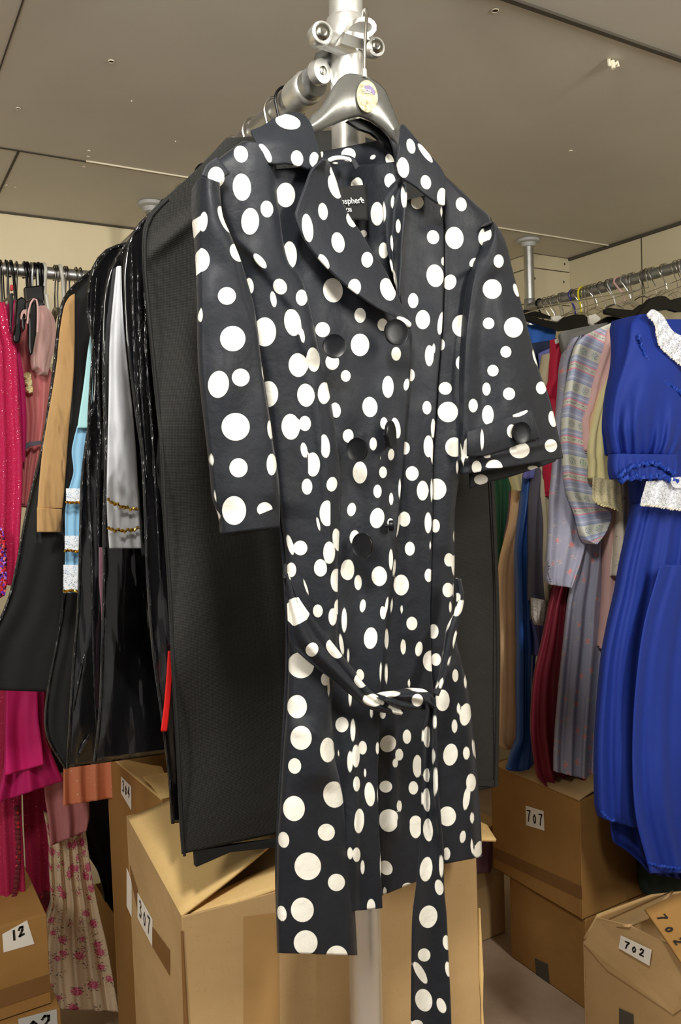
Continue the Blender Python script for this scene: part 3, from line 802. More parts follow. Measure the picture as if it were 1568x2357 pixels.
# shoulder slope: a left edge that starts up at the collar
AL = [(583, 318), (545, 335), (510, 355), (486, 380)] + Aleft[1:]
AL = [(560, 325), (500, 370), (476, 402), (498, 450)] + Aleft[2:]
sheet('front_panel', AL, [(633, 330)] + LA[1:], lambda px, py, u, v: base(px, py) + .004, M['polka'], coat, 5, addf(rA, wrinkle(.0036, 1, 3)), dA, curl=.02)
# side of the coat turning back on the left
sheet('side_panel', [(572, 700), (604, 900), (630, 1100), (650, 1300), (658, 1480), (652, 1650), (640, 1850), (634, 2000), (636, 2100)], [(602, 700), (634, 900), (660, 1100), (675, 1300), (685, 1480), (680, 1650), (670, 1850), (668, 2000), (670, 2100)], lambda px, py, u, v: base(px, py) + .03, M['polka'], coat, 8, None, dA)
# B: inner left front with the buttons
def rB(px, py, u, v):
    return crease(px, py, [(OE[1:], .010, 60, 8), ([(738, 960), (760, 1050), (800, 1200), (815, 1330)], .004, 30, 30), ([(817, 1640), (817, 1800), (817, 2090)], .008, 30, 8),
        ([(890, 850), (860, 1000), (872, 1150), (850, 1300)], .005, 22, 22), ([(793, 1380), (800, 1520)], .005, 10, 12), ([(735, 1000), (750, 1150), (765, 1300)], .004, 16, 16)])
def hidden_left(line, dx): return [(x - dx, y) for x, y in line]
BL = [(610, 392), (615, 450), (625, 560), (640, 620), (665, 665)] + [(x - 22, y) for x, y in LA[7:]]
BL = BL[:-3] + [(792, 2060), (800, 2098)]
BR = [(745, 380), (800, 520), (862, 640), (925, 715)] + OE[1:]
sheet('front_facing_panel', BL, BR, lambda px, py, u, v: base(px, py) + .004, M['polka'], coat, 5, addf(rB, wrinkle(.0042, 1.3, 4)), dB, curl=.0)
# C: right front
def rC(px, py, u, v):
    return crease(px, py, [(RF[1:], .010, 55, 7), ([(905, 1640), (910, 1750), (912, 1830), (914, 1900)], .008, 26, 6), ([(955, 900), (950, 1100), (940, 1300), (935, 1500)], .005, 20, 24), ([(870, 1640), (866, 1800), (874, 1960)], .006, 6, 24)])
CL = [(900, 470), (905, 560), (912, 640), (922, 700)] + [(x - 26, y) for x, y in OE[1:13]] + [(858, 1560), (852, 1640), (850, 1720), (850, 1800), (848, 1900), (848, 1980), (860, 2069)]
CR = RF[:-1] + [(1010, 1895), (990, 2010)]
CR = RF[:13] + [(994, 1541), (998, 1600), (1000, 1700), (1000, 1800), (998, 1900), (985, 2018)]
sheet('front_panel', CL, CR, lambda px, py, u, v: base(px, py) + .016 + .006 * ss((py - 1500) / 400), M['polka'], coat, 5, addf(rC, wrinkle(.0042, 1.2, 5)), dC)
# D: right side
def rD(px, py, u, v):
    return crease(px, py, [([(1135, 510), (1115, 590), (1098, 610), (1060, 632), (1022, 662)], .004, 60, 10), ([(1074, 738), (1067, 794), (1065, 950), (1052, 1115)], .008, 14, 14),
        ([(1060, 1480), (1075, 1600), (1085, 1800), (1092, 1970)], .007, 14, 10), ([(1030, 1500), (1050, 1700), (1060, 1980)], .006, 30, 30), ([(1040, 900), (1030, 1100), (1025, 1300)], .006, 26, 20)])
DL = [(1000, 402)] + [(x - 6, y) for x, y in RF[1:15]] + [(992, 1700), (992, 1800), (992, 1900), (1004, 1989)]
DR = [(1026, 411), (1072, 449), (1098, 472), (1132, 507), (1128, 560), (1118, 640), (1108, 740), (1096, 850), (1084, 950), (1068, 1049), (1054, 1115), (1046, 1182), (1045, 1248), (1046, 1300), (1044, 1347), (1043, 1420), (1050, 1472), (1064, 1530), (1075, 1575), (1084, 1644), (1092, 1713), (1101, 1816), (1107, 1900), (1109, 1972)]
DLx = [(998, 380), (1008, 420), (1016, 470)] + [(x - 6, y) for x, y in RF[2:15]] + [(990, 1700), (994, 1800), (1000, 1900), (1020, 1989)]
sheet('side_panel', DLx, [(1016, 400)] + DR[1:], lambda px, py, u, v: base(px, py) + .014, M['polka'], coat, 5, addf(rD, wrinkle(.002, 1, 6)), dD, curl=.02)
# back of the coat and its facing at the neck
dN = C(3, [(70, 445, 36, 58), (293, 410, 38, 50), (205, 640, 45, 82), (250, 895, 33, 55), (110, 778, 25, 25), (5, 700, 40, 60, -25), (395, 505, 20, 70)]) + C(2, [(1490, 690, 50, 56)])
sheet('back_panel', [(520, 372), (520, 500), (600, 800), (680, 1200), (680, 1500), (690, 1800), (812, 2040)], [(1110, 500), (1110, 560), (1050, 800), (1020, 1200), (1030, 1500), (1040, 1800), (1060, 1975)], lambda px, py, u, v: 1.0 + .0 * px, M['lining'], coat, 12, wrinkle(.003, 1, 8), None)
sheet('neck_facing', [(742, 386), (745, 440), (760, 520), (790, 620), (850, 700)], [(922, 372), (924, 440), (922, 520), (924, 620), (932, 700)], lambda px, py, u, v: .985 + .012 * np.sin(np.pi * u), M['polka'], coat, 5, addf(wrinkle(.0015, 1, 9), lambda px, py, u, v: crease(px, py, [([(880, 540), (884, 640), (890, 700)], .006, 20, 14)])), dN)
dK = C(3, [(293, 270, 28, 46, -18), (175, 247, 22, 14, -35), (5, 230, 50, 46)]) + C(2, [(1425, 405, 54, 46), (1170, 410, 20, 36), (1300, 492, 26, 8)]) 
sheet('collar_stand', [(738, 350), (742, 368), (748, 392)], [(925, 312), (925, 345), (922, 378)], lambda px, py, u, v: .988 + .010 * np.sin(np.pi * u), M['polka'], coat, 4, lambda px, py, u, v: .003 * np.sin(v * 3.1), dK)
# label sewn in the neck
lb = sheet('size_label', [(783, 430), (782, 470), (790, 505)], [(845, 425), (847, 470), (848, 508)], .972, M['black_cloth'], coat, 6)
def text(name, s, p, size, mat, parent, ex, nrm, extrude=.0002):
    cu = bpy.data.curves.new(name, 'FONT'); cu.body = s; cu.size = size; cu.extrude = extrude; cu.align_x = 'LEFT'
    t = bpy.data.objects.new(name, cu); COL.objects.link(t)
    bpy.context.view_layer.update()
    me = bpy.data.meshes.new_from_object(t.evaluated_get(bpy.context.evaluated_depsgraph_get()))
    bpy.data.objects.remove(t)
    ex = Vector(ex).normalized(); nz = Vector(nrm).normalized(); ey = nz.cross(ex).normalized(); nz = ex.cross(ey)
    m = Matrix((ex, ey, nz)).transposed().to_4x4(); m.translation = V(p)
    me.transform(m); me.materials.clear()
    o = link(name, me, mat, None, False)
    o.parent = parent; o.matrix_parent_inverse = Matrix.Translation(-parent.location)
    return o
def chain(p):
    out = []
    while p: out.append(p); p = p.parent
    return out
tp = onY(785, 470, .9685); tq = onY(837, 467, .9685)
text('printed_brand', 'osphere', tp, .0118, M['white_ink'], lb, V(tq - tp), (0, -1, 0))
text('printed_mark', '\u00ae', onY(829, 461, .9685), .0052, M['white_ink'], lb, V(tq - tp), (0, -1, 0))
text('printed_size', '/38', onY(797, 488, .9685), .0075, M['white_ink'], lb, V(tq - tp), (0, -1, 0))
# hanging loop
sheet('hanging_loop', [(750, 368), (770, 358), (795, 357), (815, 364), (828, 384)], [(752, 378), (770, 369), (795, 368), (808, 374), (818, 392)], .966, M['polka'], coat, 3, None, [(775, 366, 22, 7, -5), (800, 368, 9, 6, 20)], solid=.002)
# left collar leaf
dcl = C(2, [(872, 128, 112, 66, 14), (668, 408, 40, 92, -32), (950, 452, 54, 72, -10), (1105, 465, 44, 68, 0)])
def rc(px, py, u, v): return .006 * np.sin(np.pi * v) + .003 * np.sin(px * .05)
sheet('collar', [(577, 302), (603, 292), (629, 276), (657, 264), (677, 258), (697, 264), (710, 279), (718, 293)], [(586, 322), (601, 345), (618, 374), (634, 379), (659, 377), (690, 384), (721, 391), (735, 352)],
      lambda px, py, u, v: .93 + .0 * u + .03 * ss((340 - py) / 80), M['polka'], coat, 4, rc, dcl, solid=.003)
sheet('collar', [(718, 293), (710, 279)], [(735, 352), (737, 340)], .95, M['polka'], coat, 6, None, dcl) if False else None
# left lapel
dlp = C(2, [(1295, 565, 52, 56), (1290, 708, 54, 112, -20), (1183, 932, 42, 78, -8), (1045, 1080, 48, 128, -8), (1320, 1212, 57, 92, -12), (1193, 1385, 36, 76, -30), (1440, 1010, 40, 70, -22)]) + C(3, [(132, 962, 40, 54), (45, 1150, 44, 56), (275, 1168, 50, 80, -18), (390, 1388, 58, 20, 32)])
LL = [(742, 368), (728, 380), (715, 395), (704, 425), (694, 452), (681, 490), (682, 508), (695, 540), (721, 580), (756, 620), (797, 658), (827, 681), (866, 708), (909, 731), (944, 756)]
LR = [(752, 366), (762, 390), (772, 415), (784, 455), (797, 487), (812, 512), (827, 532), (848, 568), (862, 590), (883, 618), (896, 645), (909, 672), (921, 700), (935, 722), (947, 744)]
sheet('lapel', LL, LR, lambda px, py, u, v: .918 + .034 * u * (1 - v) ** .7 + .0 * v, M['polka'], coat, 4, lambda px, py, u, v: .004 * np.sin(np.pi * u), dlp, solid=.003)
# right lapel, seen nearly edge on
drl = C(3, [(393, 525, 16, 74, -3), (310, 560, 12, 45, 5), (258, 630, 11, 70), (358, 727, 17, 48), (308, 845, 13, 54, -5), (303, 1000, 8, 42, -8), (335, 1100, 14, 72, -8)])
sheet('lapel', [(923, 410), (905, 424), (893, 438), (881, 459), (883, 485), (885, 512), (890, 562), (899, 612), (913, 668), (920, 700)], [(930, 420), (934, 430), (935, 455), (934, 479), (931, 520), (928, 562), (926, 612), (922, 650), (919, 690), (922, 702)],
      lambda px, py, u, v: .955 - .028 * u, M['polka'], coat, 4, lambda px, py, u, v: .004 * np.sin(u * 7 + v * 3), drl, solid=.003)
# right collar leaf
dcr = C(3, [(436, 175, 29, 50, -14), (535, 222, 20, 78, -38), (383, 320, 40, 70, -8), (540, 422, 35, 49, -14), (652, 525, 34, 62)])
sheet('collar', [(922, 290), (928, 288), (945, 306), (959, 323), (978, 345), (996, 366), (1012, 385), (1024, 405)], [(912, 398), (923, 410), (942, 422), (959, 433), (976, 447), (992, 459), (1010, 470), (1023, 474)],
      lambda px, py, u, v: .926 + .02 * ss((340 - py) / 60), M['polka'], coat, 4, lambda px, py, u, v: .006 * np.sin(np.pi * u) * (1 - v), dcr, solid=.003)
sheet('collar_stand', [(896, 322), (905, 345), (912, 372)], [(928, 292), (924, 345), (922, 404)], lambda px, py, u, v: .965 - .012 * u, M['lining'], coat, 5, None, None, solid=.003)
# left sleeve
dls = C(2, [(112, 1020, 36, 88, 5), (85, 1365, 83, 106), (323, 1690, 81, 79), (376, 2075, 114, 114), (305, 1000, 42, 128, -24), (415, 1300, 58, 86, -28), (85, 1860, 20, 64)]) + C(4, [(247, 332, 94, 122, 8), (448, 270, 80, 80), (402, 715, 127, 125), (428, 1085, 82, 86), (727, 1055, 45, 98), (388, 1470, 108, 130), (665, 1462, 70, 66, 0, 68, 22), (194, 1010, 12, 60, -6), (222, 1330, 8, 62, -4), (662, 235, 20, 82, -10), (716, 740, 27, 86, -5)])
def rs(px, py, u, v):
    return .012 * np.sin(np.pi * u) + crease(px, py, [([(505, 430), (530, 560), (560, 690), (590, 760), (605, 900), (625, 1050), (640, 1180)], .007, 30, 6), ([(480, 600), (500, 800), (510, 1000), (540, 1180)], .004, 30, 30)]) + .003 * np.sin((py - px * .5) * .03) * np.exp(-((py - 600) / 120) ** 2)
sleeve = sheet('sleeve', [(463, 405), (461, 450), (462, 500), (463, 600), (463, 700), (463, 800), (466, 860), (475, 950), (487, 1050), (497, 1150), (512, 1190), (516, 1229)], [(506, 420), (508, 460), (514, 500), (529, 536), (552, 592), (568, 643), (583, 696), (592, 747), (601, 824), (613, 910), (621, 958), (631, 1030), (641, 1093), (645, 1139), (645, 1167), (644, 1213)],
      lambda px, py, u, v: .912 + 0 * u, M['polka'], coat, 5, addf(rs, wrinkle(.003, 1.2, 11)), dls, thick=.055)
sheet('sleeve_cap', [(463, 405), (474, 380), (500, 360)], [(506, 424), (515, 410), (530, 400)], lambda px, py, u, v: .925 + .0 * u, M['polka'], coat, 5, None, [(497, 408, 19, 24)])
dcu = C(4, [(480, 1620, 78, 26, -20), (395, 1688, 36, 10), (678, 1645, 38, 14), (815, 1380, 12, 40, 10)])
sheet('cuff', [(520, 1190), (519, 1231)], [(641, 1172), (643, 1212)], .93, M['polka'], coat, 5, lambda px, py, u, v: .004 * np.sin(u * 6), dcu, solid=.003)
sheet('sleeve_inside', [(514, 1215), (535, 1233)], [(640, 1185), (644, 1214)], .945, M['lining'], coat, 5, None, None)
# right sleeve
der = C(3, [(1050, 968, 35, 46), (1005, 1162, 66, 68), (1172, 1170, 17, 46, -18), (980, 1400, 40, 40), (1153, 1428, 66, 70), (1100, 1598, 38, 40), (1010, 1728, 39, 40), (1310, 1640, 18, 62, -18), (1345, 1848, 36, 44), (978, 780, 22, 42)]) + C(5, [(1122, 170, 42, 43), (965, 137, 29, 45), (975, 317, 40, 68), (1425, 345, 28, 56, -10), (873, 252, 32, 47), (828, 550, 22, 70), (797, 625, 12, 66), (1413, 530, 43, 45), (1195, 560, 70, 58), (1018, 685, 60, 58, 0, 90, 0), (968, 602, 28, 14), (897, 680, 34, 46), (930, 490, 12, 70)])
def re_(px, py, u, v):
    return .014 * np.sin(np.pi * u) + crease(px, py, [([(1100, 600), (1090, 660), (1078, 760), (1072, 900), (1068, 1060)], .006, 8, 22), ([(1150, 600), (1120, 680), (1112, 800), (1115, 1000)], -.008, 30, 30), ([(1190, 700), (1210, 850), (1230, 1040)], .006, 40, 40)]) + .004 * np.exp(-((py - 1034 + (px - 1200) * .22) / 6) ** 2)
sheet('sleeve', [(1132, 508), (1126, 545), (1112, 580), (1100, 600), (1092, 640), (1084, 680), (1076, 740), (1069, 800), (1067, 860), (1066, 930), (1065, 1000), (1066, 1040), (1068, 1092)], [(1140, 514), (1154, 534), (1166, 562), (1178, 612), (1195, 678), (1211, 738), (1228, 804), (1244, 860), (1262, 905), (1278, 966), (1290, 1020), (1297, 1055)],
      lambda px, py, u, v: .938 + 0 * u, M['polka'], coat, 5, addf(re_, wrinkle(.0034, 1.2, 12)), der, thick=.05)
dci = C(5, [(925, 765, 48, 36), (1285, 685, 38, 16)])
sheet('sleeve_inside', [(1080, 1090), (1150, 1062), (1220, 1050), (1290, 1040)], [(1082, 1125), (1115, 1113), (1160, 1102), (1220, 1083), (1278, 1062)], .975, M['polka'], coat, 5, None, dci)
dta = C(5, [(1195, 308, 55, 18, -20), (1135, 430, 32, 46), (930, 490, 12, 70)])
tb = sheet('cuff_tab', [(1076, 993), (1112, 980), (1160, 963), (1200, 948), (1221, 941)], [(1076, 1050), (1112, 1049), (1160, 1035), (1200, 1020), (1243, 1009)], .918, M['polka'], coat, 4, lambda px, py, u, v: .003 * np.sin(np.pi * u), dta, solid=.003)
# buttons
def button(px, py, Y, r, turn, parent=coat, tilt=0):
    c = V(onY(px, py, Y)); d = Vector((math.sin(math.radians(turn)), -math.cos(math.radians(turn)), math.sin(math.radians(tilt))))
    Mx = Matrix.Translation(c) @ d.to_track_quat('Z', 'Y').to_matrix().to_4x4()
    b = MB(); b.lathe(Mx, [(r * .25, -.009), (r * .25, -.004), (r * .92, -.0035), (r, -.001), (r, .0012), (r * .97, .0022), (r * .90, .0016), (r * .5, .0008), (r * .05, .0006)], 48)
    return b.build('button', M['button'], parent, smooth=True)
button(770, 797, .905, .0152, -20); button(912, 765, .903, .0172, -10); button(823, 1035, .912, .0158, -60)
button(900, 1000, .915, .0185, 38); button(835, 1255, .912, .0165, -68); button(902, 1210, .922, .0075, 62); button(1200, 996, .908, .0162, -10, tb)
# belt
dbl = C(6, [(243, 312, 80, 95, 0, 60, 78), (342, 565, 38, 44), (490, 562, 42, 70, -38), (665, 775, 36, 48, -38), (752, 905, 72, 36, 14), (905, 975, 62, 17, 30), (205, 30, 25, 70, 10)])
belt = sheet('belt', [(652, 1322), (659, 1360), (664, 1438), (672, 1485), (696, 1510), (724, 1533), (765, 1564), (807, 1600), (838, 1625), (875, 1637), (925, 1644)], [(662, 1318), (671, 1338), (683, 1369), (707, 1407), (738, 1448), (776, 1496), (813, 1544), (848, 1588), (882, 1612), (902, 1624), (928, 1636)],
      lambda px, py, u, v: .905 + .012 * ss((720 - px) / 80), M['polka'], coat, 4, lambda px, py, u, v: .007 * np.sin(np.pi * u) + .003 * np.cos(u * 12 + v * 3), dbl, solid=.003)
dbr = C(6, [(1318, 215, 18, 30, 10), (1325, 290, 22, 60, 25), (1262, 390, 12, 72, 18), (1295, 500, 14, 62, 8), (1225, 590, 5, 26, 12), (1258, 640, 7, 36, 15), (1205, 790, 12, 36, 12), (1180, 800, 6, 28, 15), (1310, 30, 18, 60)])
bst = sheet('belt_strand', [(1048, 1330), (1052, 1380), (1044, 1414), (1030, 1445), (1020, 1507), (1010, 1562), (998, 1598)], [(1060, 1332), (1067, 1369), (1063, 1403), (1052, 1455), (1038, 1507), (1025, 1555), (1008, 1602)], lambda px, py, u, v: .915 + .01 * (1 - v), M['polka'], belt, 4, lambda px, py, u, v: .007 * np.sin(np.pi * u) + .003 * np.cos(u * 10 + v * 5), dbr, solid=.003)
dkn = C(6, [(885, 868, 50, 16, -12), (1048, 905, 38, 42), (1065, 838, 66, 12, 5)])
knot = sheet('knot', [(880, 1608), (900, 1595), (930, 1591), (950, 1585), (975, 1586), (992, 1598), (1004, 1612)], [(884, 1612), (898, 1626), (920, 1634), (945, 1635), (970, 1634), (985, 1634), (1003, 1640)], .9, M['polka'], belt, 3.5, lambda px, py, u, v: .014 * np.sin(np.pi * u) ** .6 + .004 * np.cos(u * 11 - v * 7) + .004 * np.exp(-((px - 962) / 10) ** 2), dkn, thick=.03)
dtl = C(7, [(1107, 118, 30, 78, -3), (1118, 318, 37, 76, -3), (1103, 580, 43, 82, 8), (1205, 560, 12, 72), (1190, 700, 27, 52, -8), (1117, 897, 62, 76, 14), (1240, 1070, 24, 50, -8), (1088, 1153, 43, 44), (1250, 1248, 18, 52, -8), (1062, 1272, 28, 82, -30), (1087, 1455, 58, 76, -15), (1208, 1490, 28, 52, -18), (1040, 1617, 40, 30), (1170, 20, 9, 70)]) + C(6, [(1108, 1150, 28, 70), (1108, 1405, 27, 46), (1165, 1050, 7, 40), (1160, 1280, 8, 50), (1170, 1430, 9, 70)])
tail = sheet('belt_tail', [(980, 1612), (982, 1640), (974, 1679), (972, 1748), (972, 1851), (971, 1900), (970, 1938), (960, 2034), (951, 2110), (949, 2213), (948, 2300), (947, 2400)], [(1001, 1606), (1003, 1640), (1004, 1679), (1005, 1748), (1008, 1817), (1013, 1880), (1020, 1955), (1021, 2041), (1027, 2110), (1032, 2213), (1036, 2300), (1039, 2400)], lambda px, py, u, v: .892 + .0 * u, M['polka'], belt, 4, lambda px, py, u, v: .004 * np.cos(u * 3.1 * 2 + .5) + .003 * np.cos(v * 9 + u * 4) + .006 * np.exp(-((u - .93) / .08) ** 2) * (1 - ss((v - .35) * 4)), dtl, solid=.003)
b = MB(); b.tube([onY(657, 1300, .92), onY(655, 1330, .905), onY(664, 1352, .92)], .0022, 8); b.build('belt_loop', M['lining'], coat, smooth=True)

# ------------------------------------------------------------ its hanger
hg = empty('coat_hanger', V(onY(838, 175, .96)), 'glossy black moulded hanger with a worn gold size sticker, inside the spotted coat', 'hanger')
top = [(716, 268), (736, 249), (752, 226), (766, 201), (782, 181), (802, 169), (838, 174), (866, 187), (886, 206), (899, 236), (913, 270), (924, 300), (931, 330)]
bot = [(712, 311), (740, 301), (762, 292), (782, 282), (800, 275), (816, 270), (830, 269), (846, 274), (862, 283), (880, 297), (896, 313), (910, 330), (922, 350)]
sheet('hanger_body', top, bot, lambda px, py, u, v: .962 - .0 * u, M['hanger_sheen'], hg, 3.5, lambda px, py, u, v: .009 * np.sin(np.pi * np.clip(u, 0, 1)) ** .5 - .005 * np.exp(-((u - .5) / .22) ** 2) * 0, thick=.014)
b = MB()
b.tube([onY(912, 325, .972), onY(980, 395, .985), onY(1060, 465, .99), onY(1110, 520, .985)], [.016, .018, .018, .010], 14, ry=.007)
b.build('hanger_arm', M['black_plastic'], hg, smooth=True)
b = MB()
b.tube([onY(722, 292, .972), onY(650, 330, .98), onY(560, 370, .985), onY(500, 420, .975)], [.014, .018, .018, .010], 14, ry=.007)
b.build('hanger_arm', M['black_plastic'], hg, smooth=True)
b = MB(); b.prism([onY(x, y, .972) for x, y in [(800, 278), (830, 272), (852, 280), (875, 296), (900, 320), (918, 348), (925, 380), (905, 350), (880, 325), (855, 305), (828, 296)]], (0, .006, 0)); b.build('hanger_underside', M['black_plastic'], hg)
p = [onY(839, 178, .958), onY(839, 150, .958), onY(840, 110, .957), onY(842, 60, .957), onY(845, 32, .958), onY(842, 22, .968), onY(838, 24, .985), onY(836, 40, .992)]
b = MB(); b.tube(p, .0024, 10); b.build('hook', M['wire'], hg, smooth=True)
b = MB(); b.tube([p[0], onY(839, 160, .958)], [.0042, .0034], 12); b.build('hook_ferrule', M['alu'], hg, smooth=True)
st = V(onY(846, 222, .9505))
Mx = Matrix.Translation(st) @ Matrix.Rotation(math.radians(90), 4, 'X') @ Matrix.Rotation(math.radians(-12), 4, 'Z') @ Matrix.Diagonal((.85, 1.12, 1, 1))
b = MB(); b.lathe(Mx, [(.0195, -.001), (.0195, .0003), (.0192, .0006)], 40); stk = b.build('size_sticker', M['sticker'], hg)
b = MB(); b.prism([onY(x, y, .9498) for x, y in [(838, 197), (850, 196), (860, 203), (865, 214), (862, 220), (852, 212), (842, 209)]], (0, .0006, 0)); b.build('sticker_scrap', M['violet_paper'], stk)
tp = onY(837, 213, .9490); tq = onY(856, 216, .9490); text('sticker_print', 'SIZE', tp, .0072, M['white_ink'], stk, V(tq - tp), (0, -1, 0))
# ------------------------------------------------------------ garment bags on the arm
AX = .62
def bag_hanger(y, mat, label, ang=0):
    root = empty('bag_hanger', (AX, y, arm_z), label, 'hanger')
    r = .026
    pts = [(AX + r * math.cos(a) * math.cos(ang), y + r * math.cos(a) * math.sin(ang), arm_z + r * math.sin(a)) for a in np.linspace(-.6, math.pi, 14)]
    pts = pts + [(AX - r * .6, y, arm_z - .05), (AX, y, arm_z - .075)]
    b = MB(); b.tube(pts, .0022, 8); b.build('hook', mat, root, smooth=True)
    b = MB(); b.tube([(AX - .11, y, arm_z - .115), (AX - .06, y, arm_z - .09), (AX, y, arm_z - .075), (AX + .06, y, arm_z - .09), (AX + .11, y, arm_z - .115)], .006, 8)
    b.build('bar', mat, root, smooth=True)
    return root
bag_hanger(1.165, M['black_plastic'], 'black hanger hook nearest the pole clamp on the tube arm')
bag_hanger(1.205, M['wire'], 'bright wire hook just behind the black hook on the tube arm')
bag_hanger(1.29, M['wire'], 'bright wire hook half hidden by the raised spotted collar')

bag_hanger(1.375, M['wire'], 'wire hook farther back on the tube arm, above the bag with the white sleeve')
bag_hanger(1.515, M['black_plastic'], 'black hook far back on the tube arm, above the shiny black bag')
bag_hanger(1.635, M['wire'], 'wire hook near the far end of the tube arm')
bag_hanger(1.735, M['black_plastic'], 'black hook at the far end of the tube arm above the tan sleeve bag')
fb = empty('garment_bag', (.66, 1.13, 1.5), 'large black woven-fabric garment bag directly behind the spotted coat', 'garment bag')
FL = [(520, 318), (470, 372), (420, 420), (380, 455), (345, 490), (329, 530), (327, 600), (333, 680), (341, 760), (350, 850), (358, 930), (367, 1020), (375, 1200), (384, 1330), (392, 1500), (399, 1620), (406, 1750), (413, 1900), (418, 1966)]
FR = [(760, 300), (860, 322), (960, 380), (1060, 450), (1095, 520), (1108, 600), (1118, 760), (1126, 900), (1133, 1020), (1139, 1120), (1145, 1250), (1150, 1400), (1152, 1520), (1150, 1650), (1147, 1810)]
def fbr(px, py, u, v): return .010 * np.exp(-((py - 540 + (px - 400) * .8) / 22) ** 2) * np.exp(-((px - 400) / 70) ** 2) + .008 * np.sin(py * .012 + px * .006) * np.exp(-((px - 420) / 120) ** 2)
def FY(px, py, u, v): return 1.10 + .012 * u
sheet('bag_body', FL, FR, FY, M['nonwoven'], fb, 7, addf(fbr, wrinkle(.004, .7, 21)), thick=.035, vpow=.3)
# seams and piping at the edges
def onbag(px, py, d=0): return onY(px, py, 1.094 + .012 * ((px - 400) / 730) - d)
pl_ = cr([(x + 7, y + 4) for x, y in FL[3:]], 60)
b = MB(); b.tube([onbag(x, y) for x, y in pl_], .0022, 6); b.build('edge_piping', M['black_cloth'], fb, smooth=True)
pl_ = cr([(x - 8, y) for x, y in FR[8:]], 40)
b = MB(); b.tube([onbag(x, y) for x, y in pl_], .0016, 6); b.build('edge_piping', M['black_cloth'], fb, smooth=True)
b = MB(); b.prism([onbag(*p) for p in [(450, 1958), (640, 1935), (640, 1950), (530, 1962), (452, 1996)]], (0, .01, 0)); b.build('hem_flap', M['black_cloth'], fb)
b = MB(); b.prism([onbag(*p) for p in [(1092, 1800), (1146, 1795), (1147, 1812), (1094, 1808)]], (0, .008, 0)); b.build('hem_flap', M['nonwoven'], fb)

def bag(name, label, left, right, Y, mat, thick=.03, seed=0, w=.005, piping=True):
    root = empty(name, (AX, Y, 1.5), label, 'garment bag')
    sheet('bag_body', left, right, Y, mat, root, 8, addf(wrinkle(w, .8, seed), lambda px, py, u, v: .004 * np.sin(u * 40 + v * 6) * np.exp(-u * 6)), thick=thick, vpow=.25)
    if piping:
        q = cr([(x + 4, y) for x, y in left], 50)
        b = MB(); b.tube([onY(x, y, Y - .003) for x, y in q], .0030, 8); b.build('edge_piping', M['vinyl_edge'], root, smooth=True)
    return root
def win(root, left, right, Y, seed):
    return sheet('clear_window', left, right, Y, M['clear'], root, 8, wrinkle(.006, 1.6, seed), solid=0)

# bag directly behind the fabric one
b1 = bag('garment_bag', 'crinkled black vinyl garment bag squeezed right behind the woven fabric bag', [(420, 440), (372, 470), (330, 505), (303, 540), (288, 585), (284, 640), (290, 760), (300, 860), (312, 960), (325, 1050), (332, 1200), (338, 1350), (350, 1500), (370, 1650), (386, 1780), (394, 1895)],
         [(800, 440), (850, 500), (900, 600), (950, 800), (980, 1000), (990, 1200), (990, 1400), (990, 1600), (980, 1750), (960, 1860)], 1.19, M['vinyl'], .03, 31, .007)
for i, (l, wd) in enumerate([([(303, 560), (306, 700), (312, 850), (325, 1000), (338, 1100)], 5), ([(316, 620), (322, 760), (326, 900), (334, 1010), (340, 1090)], 3.5), ([(330, 560), (334, 700), (340, 860), (352, 1020), (362, 1200), (372, 1380)], 4)]):
    q = cr(l, 40); b = MB(); b.tube([onY(x, y, 1.183) for x, y in q], [.0006 + .0028 * math.sin(math.pi * i / 39) for i in range(40)], 8); b.build('vinyl_fold', M['vinyl_edge'], b1, smooth=True)
# a hem tag and scarlet sliver
o = sheet('scarlet_garment', [(388, 1500), (384, 1560), (378, 1630), (371, 1684)], [(400, 1500), (396, 1570), (390, 1640), (385, 1684)], 1.16, M['red_cloth'], None, 5, None, thick=.01)
tag(o, 'narrow sliver of scarlet cloth showing between the two front garment bags', 'garment')

# bag with the white sleeve
b2 = bag('garment_bag', 'black garment bag with a clear window over a white gold-trimmed sleeve', [(330, 520), (290, 560), (262, 600), (246, 640), (238, 700), (235, 780), (236, 900), (240, 1050), (236, 1200), (236, 1330), (232, 1500), (226, 1650), (214, 1753)],
         [(700, 520), (740, 600), (760, 800), (770, 1000), (780, 1200), (780, 1400), (770, 1560), (760, 1680)], 1.36, M['vinyl'], .03, 33)
def garment(name, label, cat, group=None, loc=(AX, 1.5, 1.5)):
    return empty(name, loc, label, cat, group)
wg = garment('satin_dress', 'white satin sleeve with two bands of gold trim inside the clear-fronted bag', 'dress')
sheet('sleeve', [(271, 612), (264, 680), (258, 740), (254, 800), (252, 900), (249, 1000), (247, 1080), (246, 1150), (248, 1210), (252, 1262)], [(279, 612), (281, 680), (286, 760), (296, 860), (306, 950), (314, 1050), (319, 1150), (323, 1220), (326, 1262)],
      1.345, M['white_satin'], wg, 4, addf(folds(1.5, .0018, .4), wrinkle(.001, 1, 40)), thick=.03)
for l, r in (((247, 1150), (320, 1172)), ((248, 1216), (322, 1215))):
    pts = [onY(x, y + 2.5 * math.sin(x * .55), 1.333 - .006 * math.sin((x - 247) / 75 * 3.14)) for x, y in zip(np.linspace(l[0], r[0], 40), np.linspace(l[1], r[1], 40) + 6 * np.sin(np.linspace(0, 3.1, 40)))]
    b = MB(); b.tube(pts, [.0022 + .0014 * math.sin(i * 1.6) for i in range(40)], 6); b.build('gold_trim', M['gold'], wg, smooth=True)
win(b2, [(252, 600), (243, 700), (240, 850), (240, 1100), (240, 1300), (240, 1450)], [(295, 570), (298, 760), (318, 1000), (334, 1250), (345, 1500), (350, 1600)], 1.318, 41)
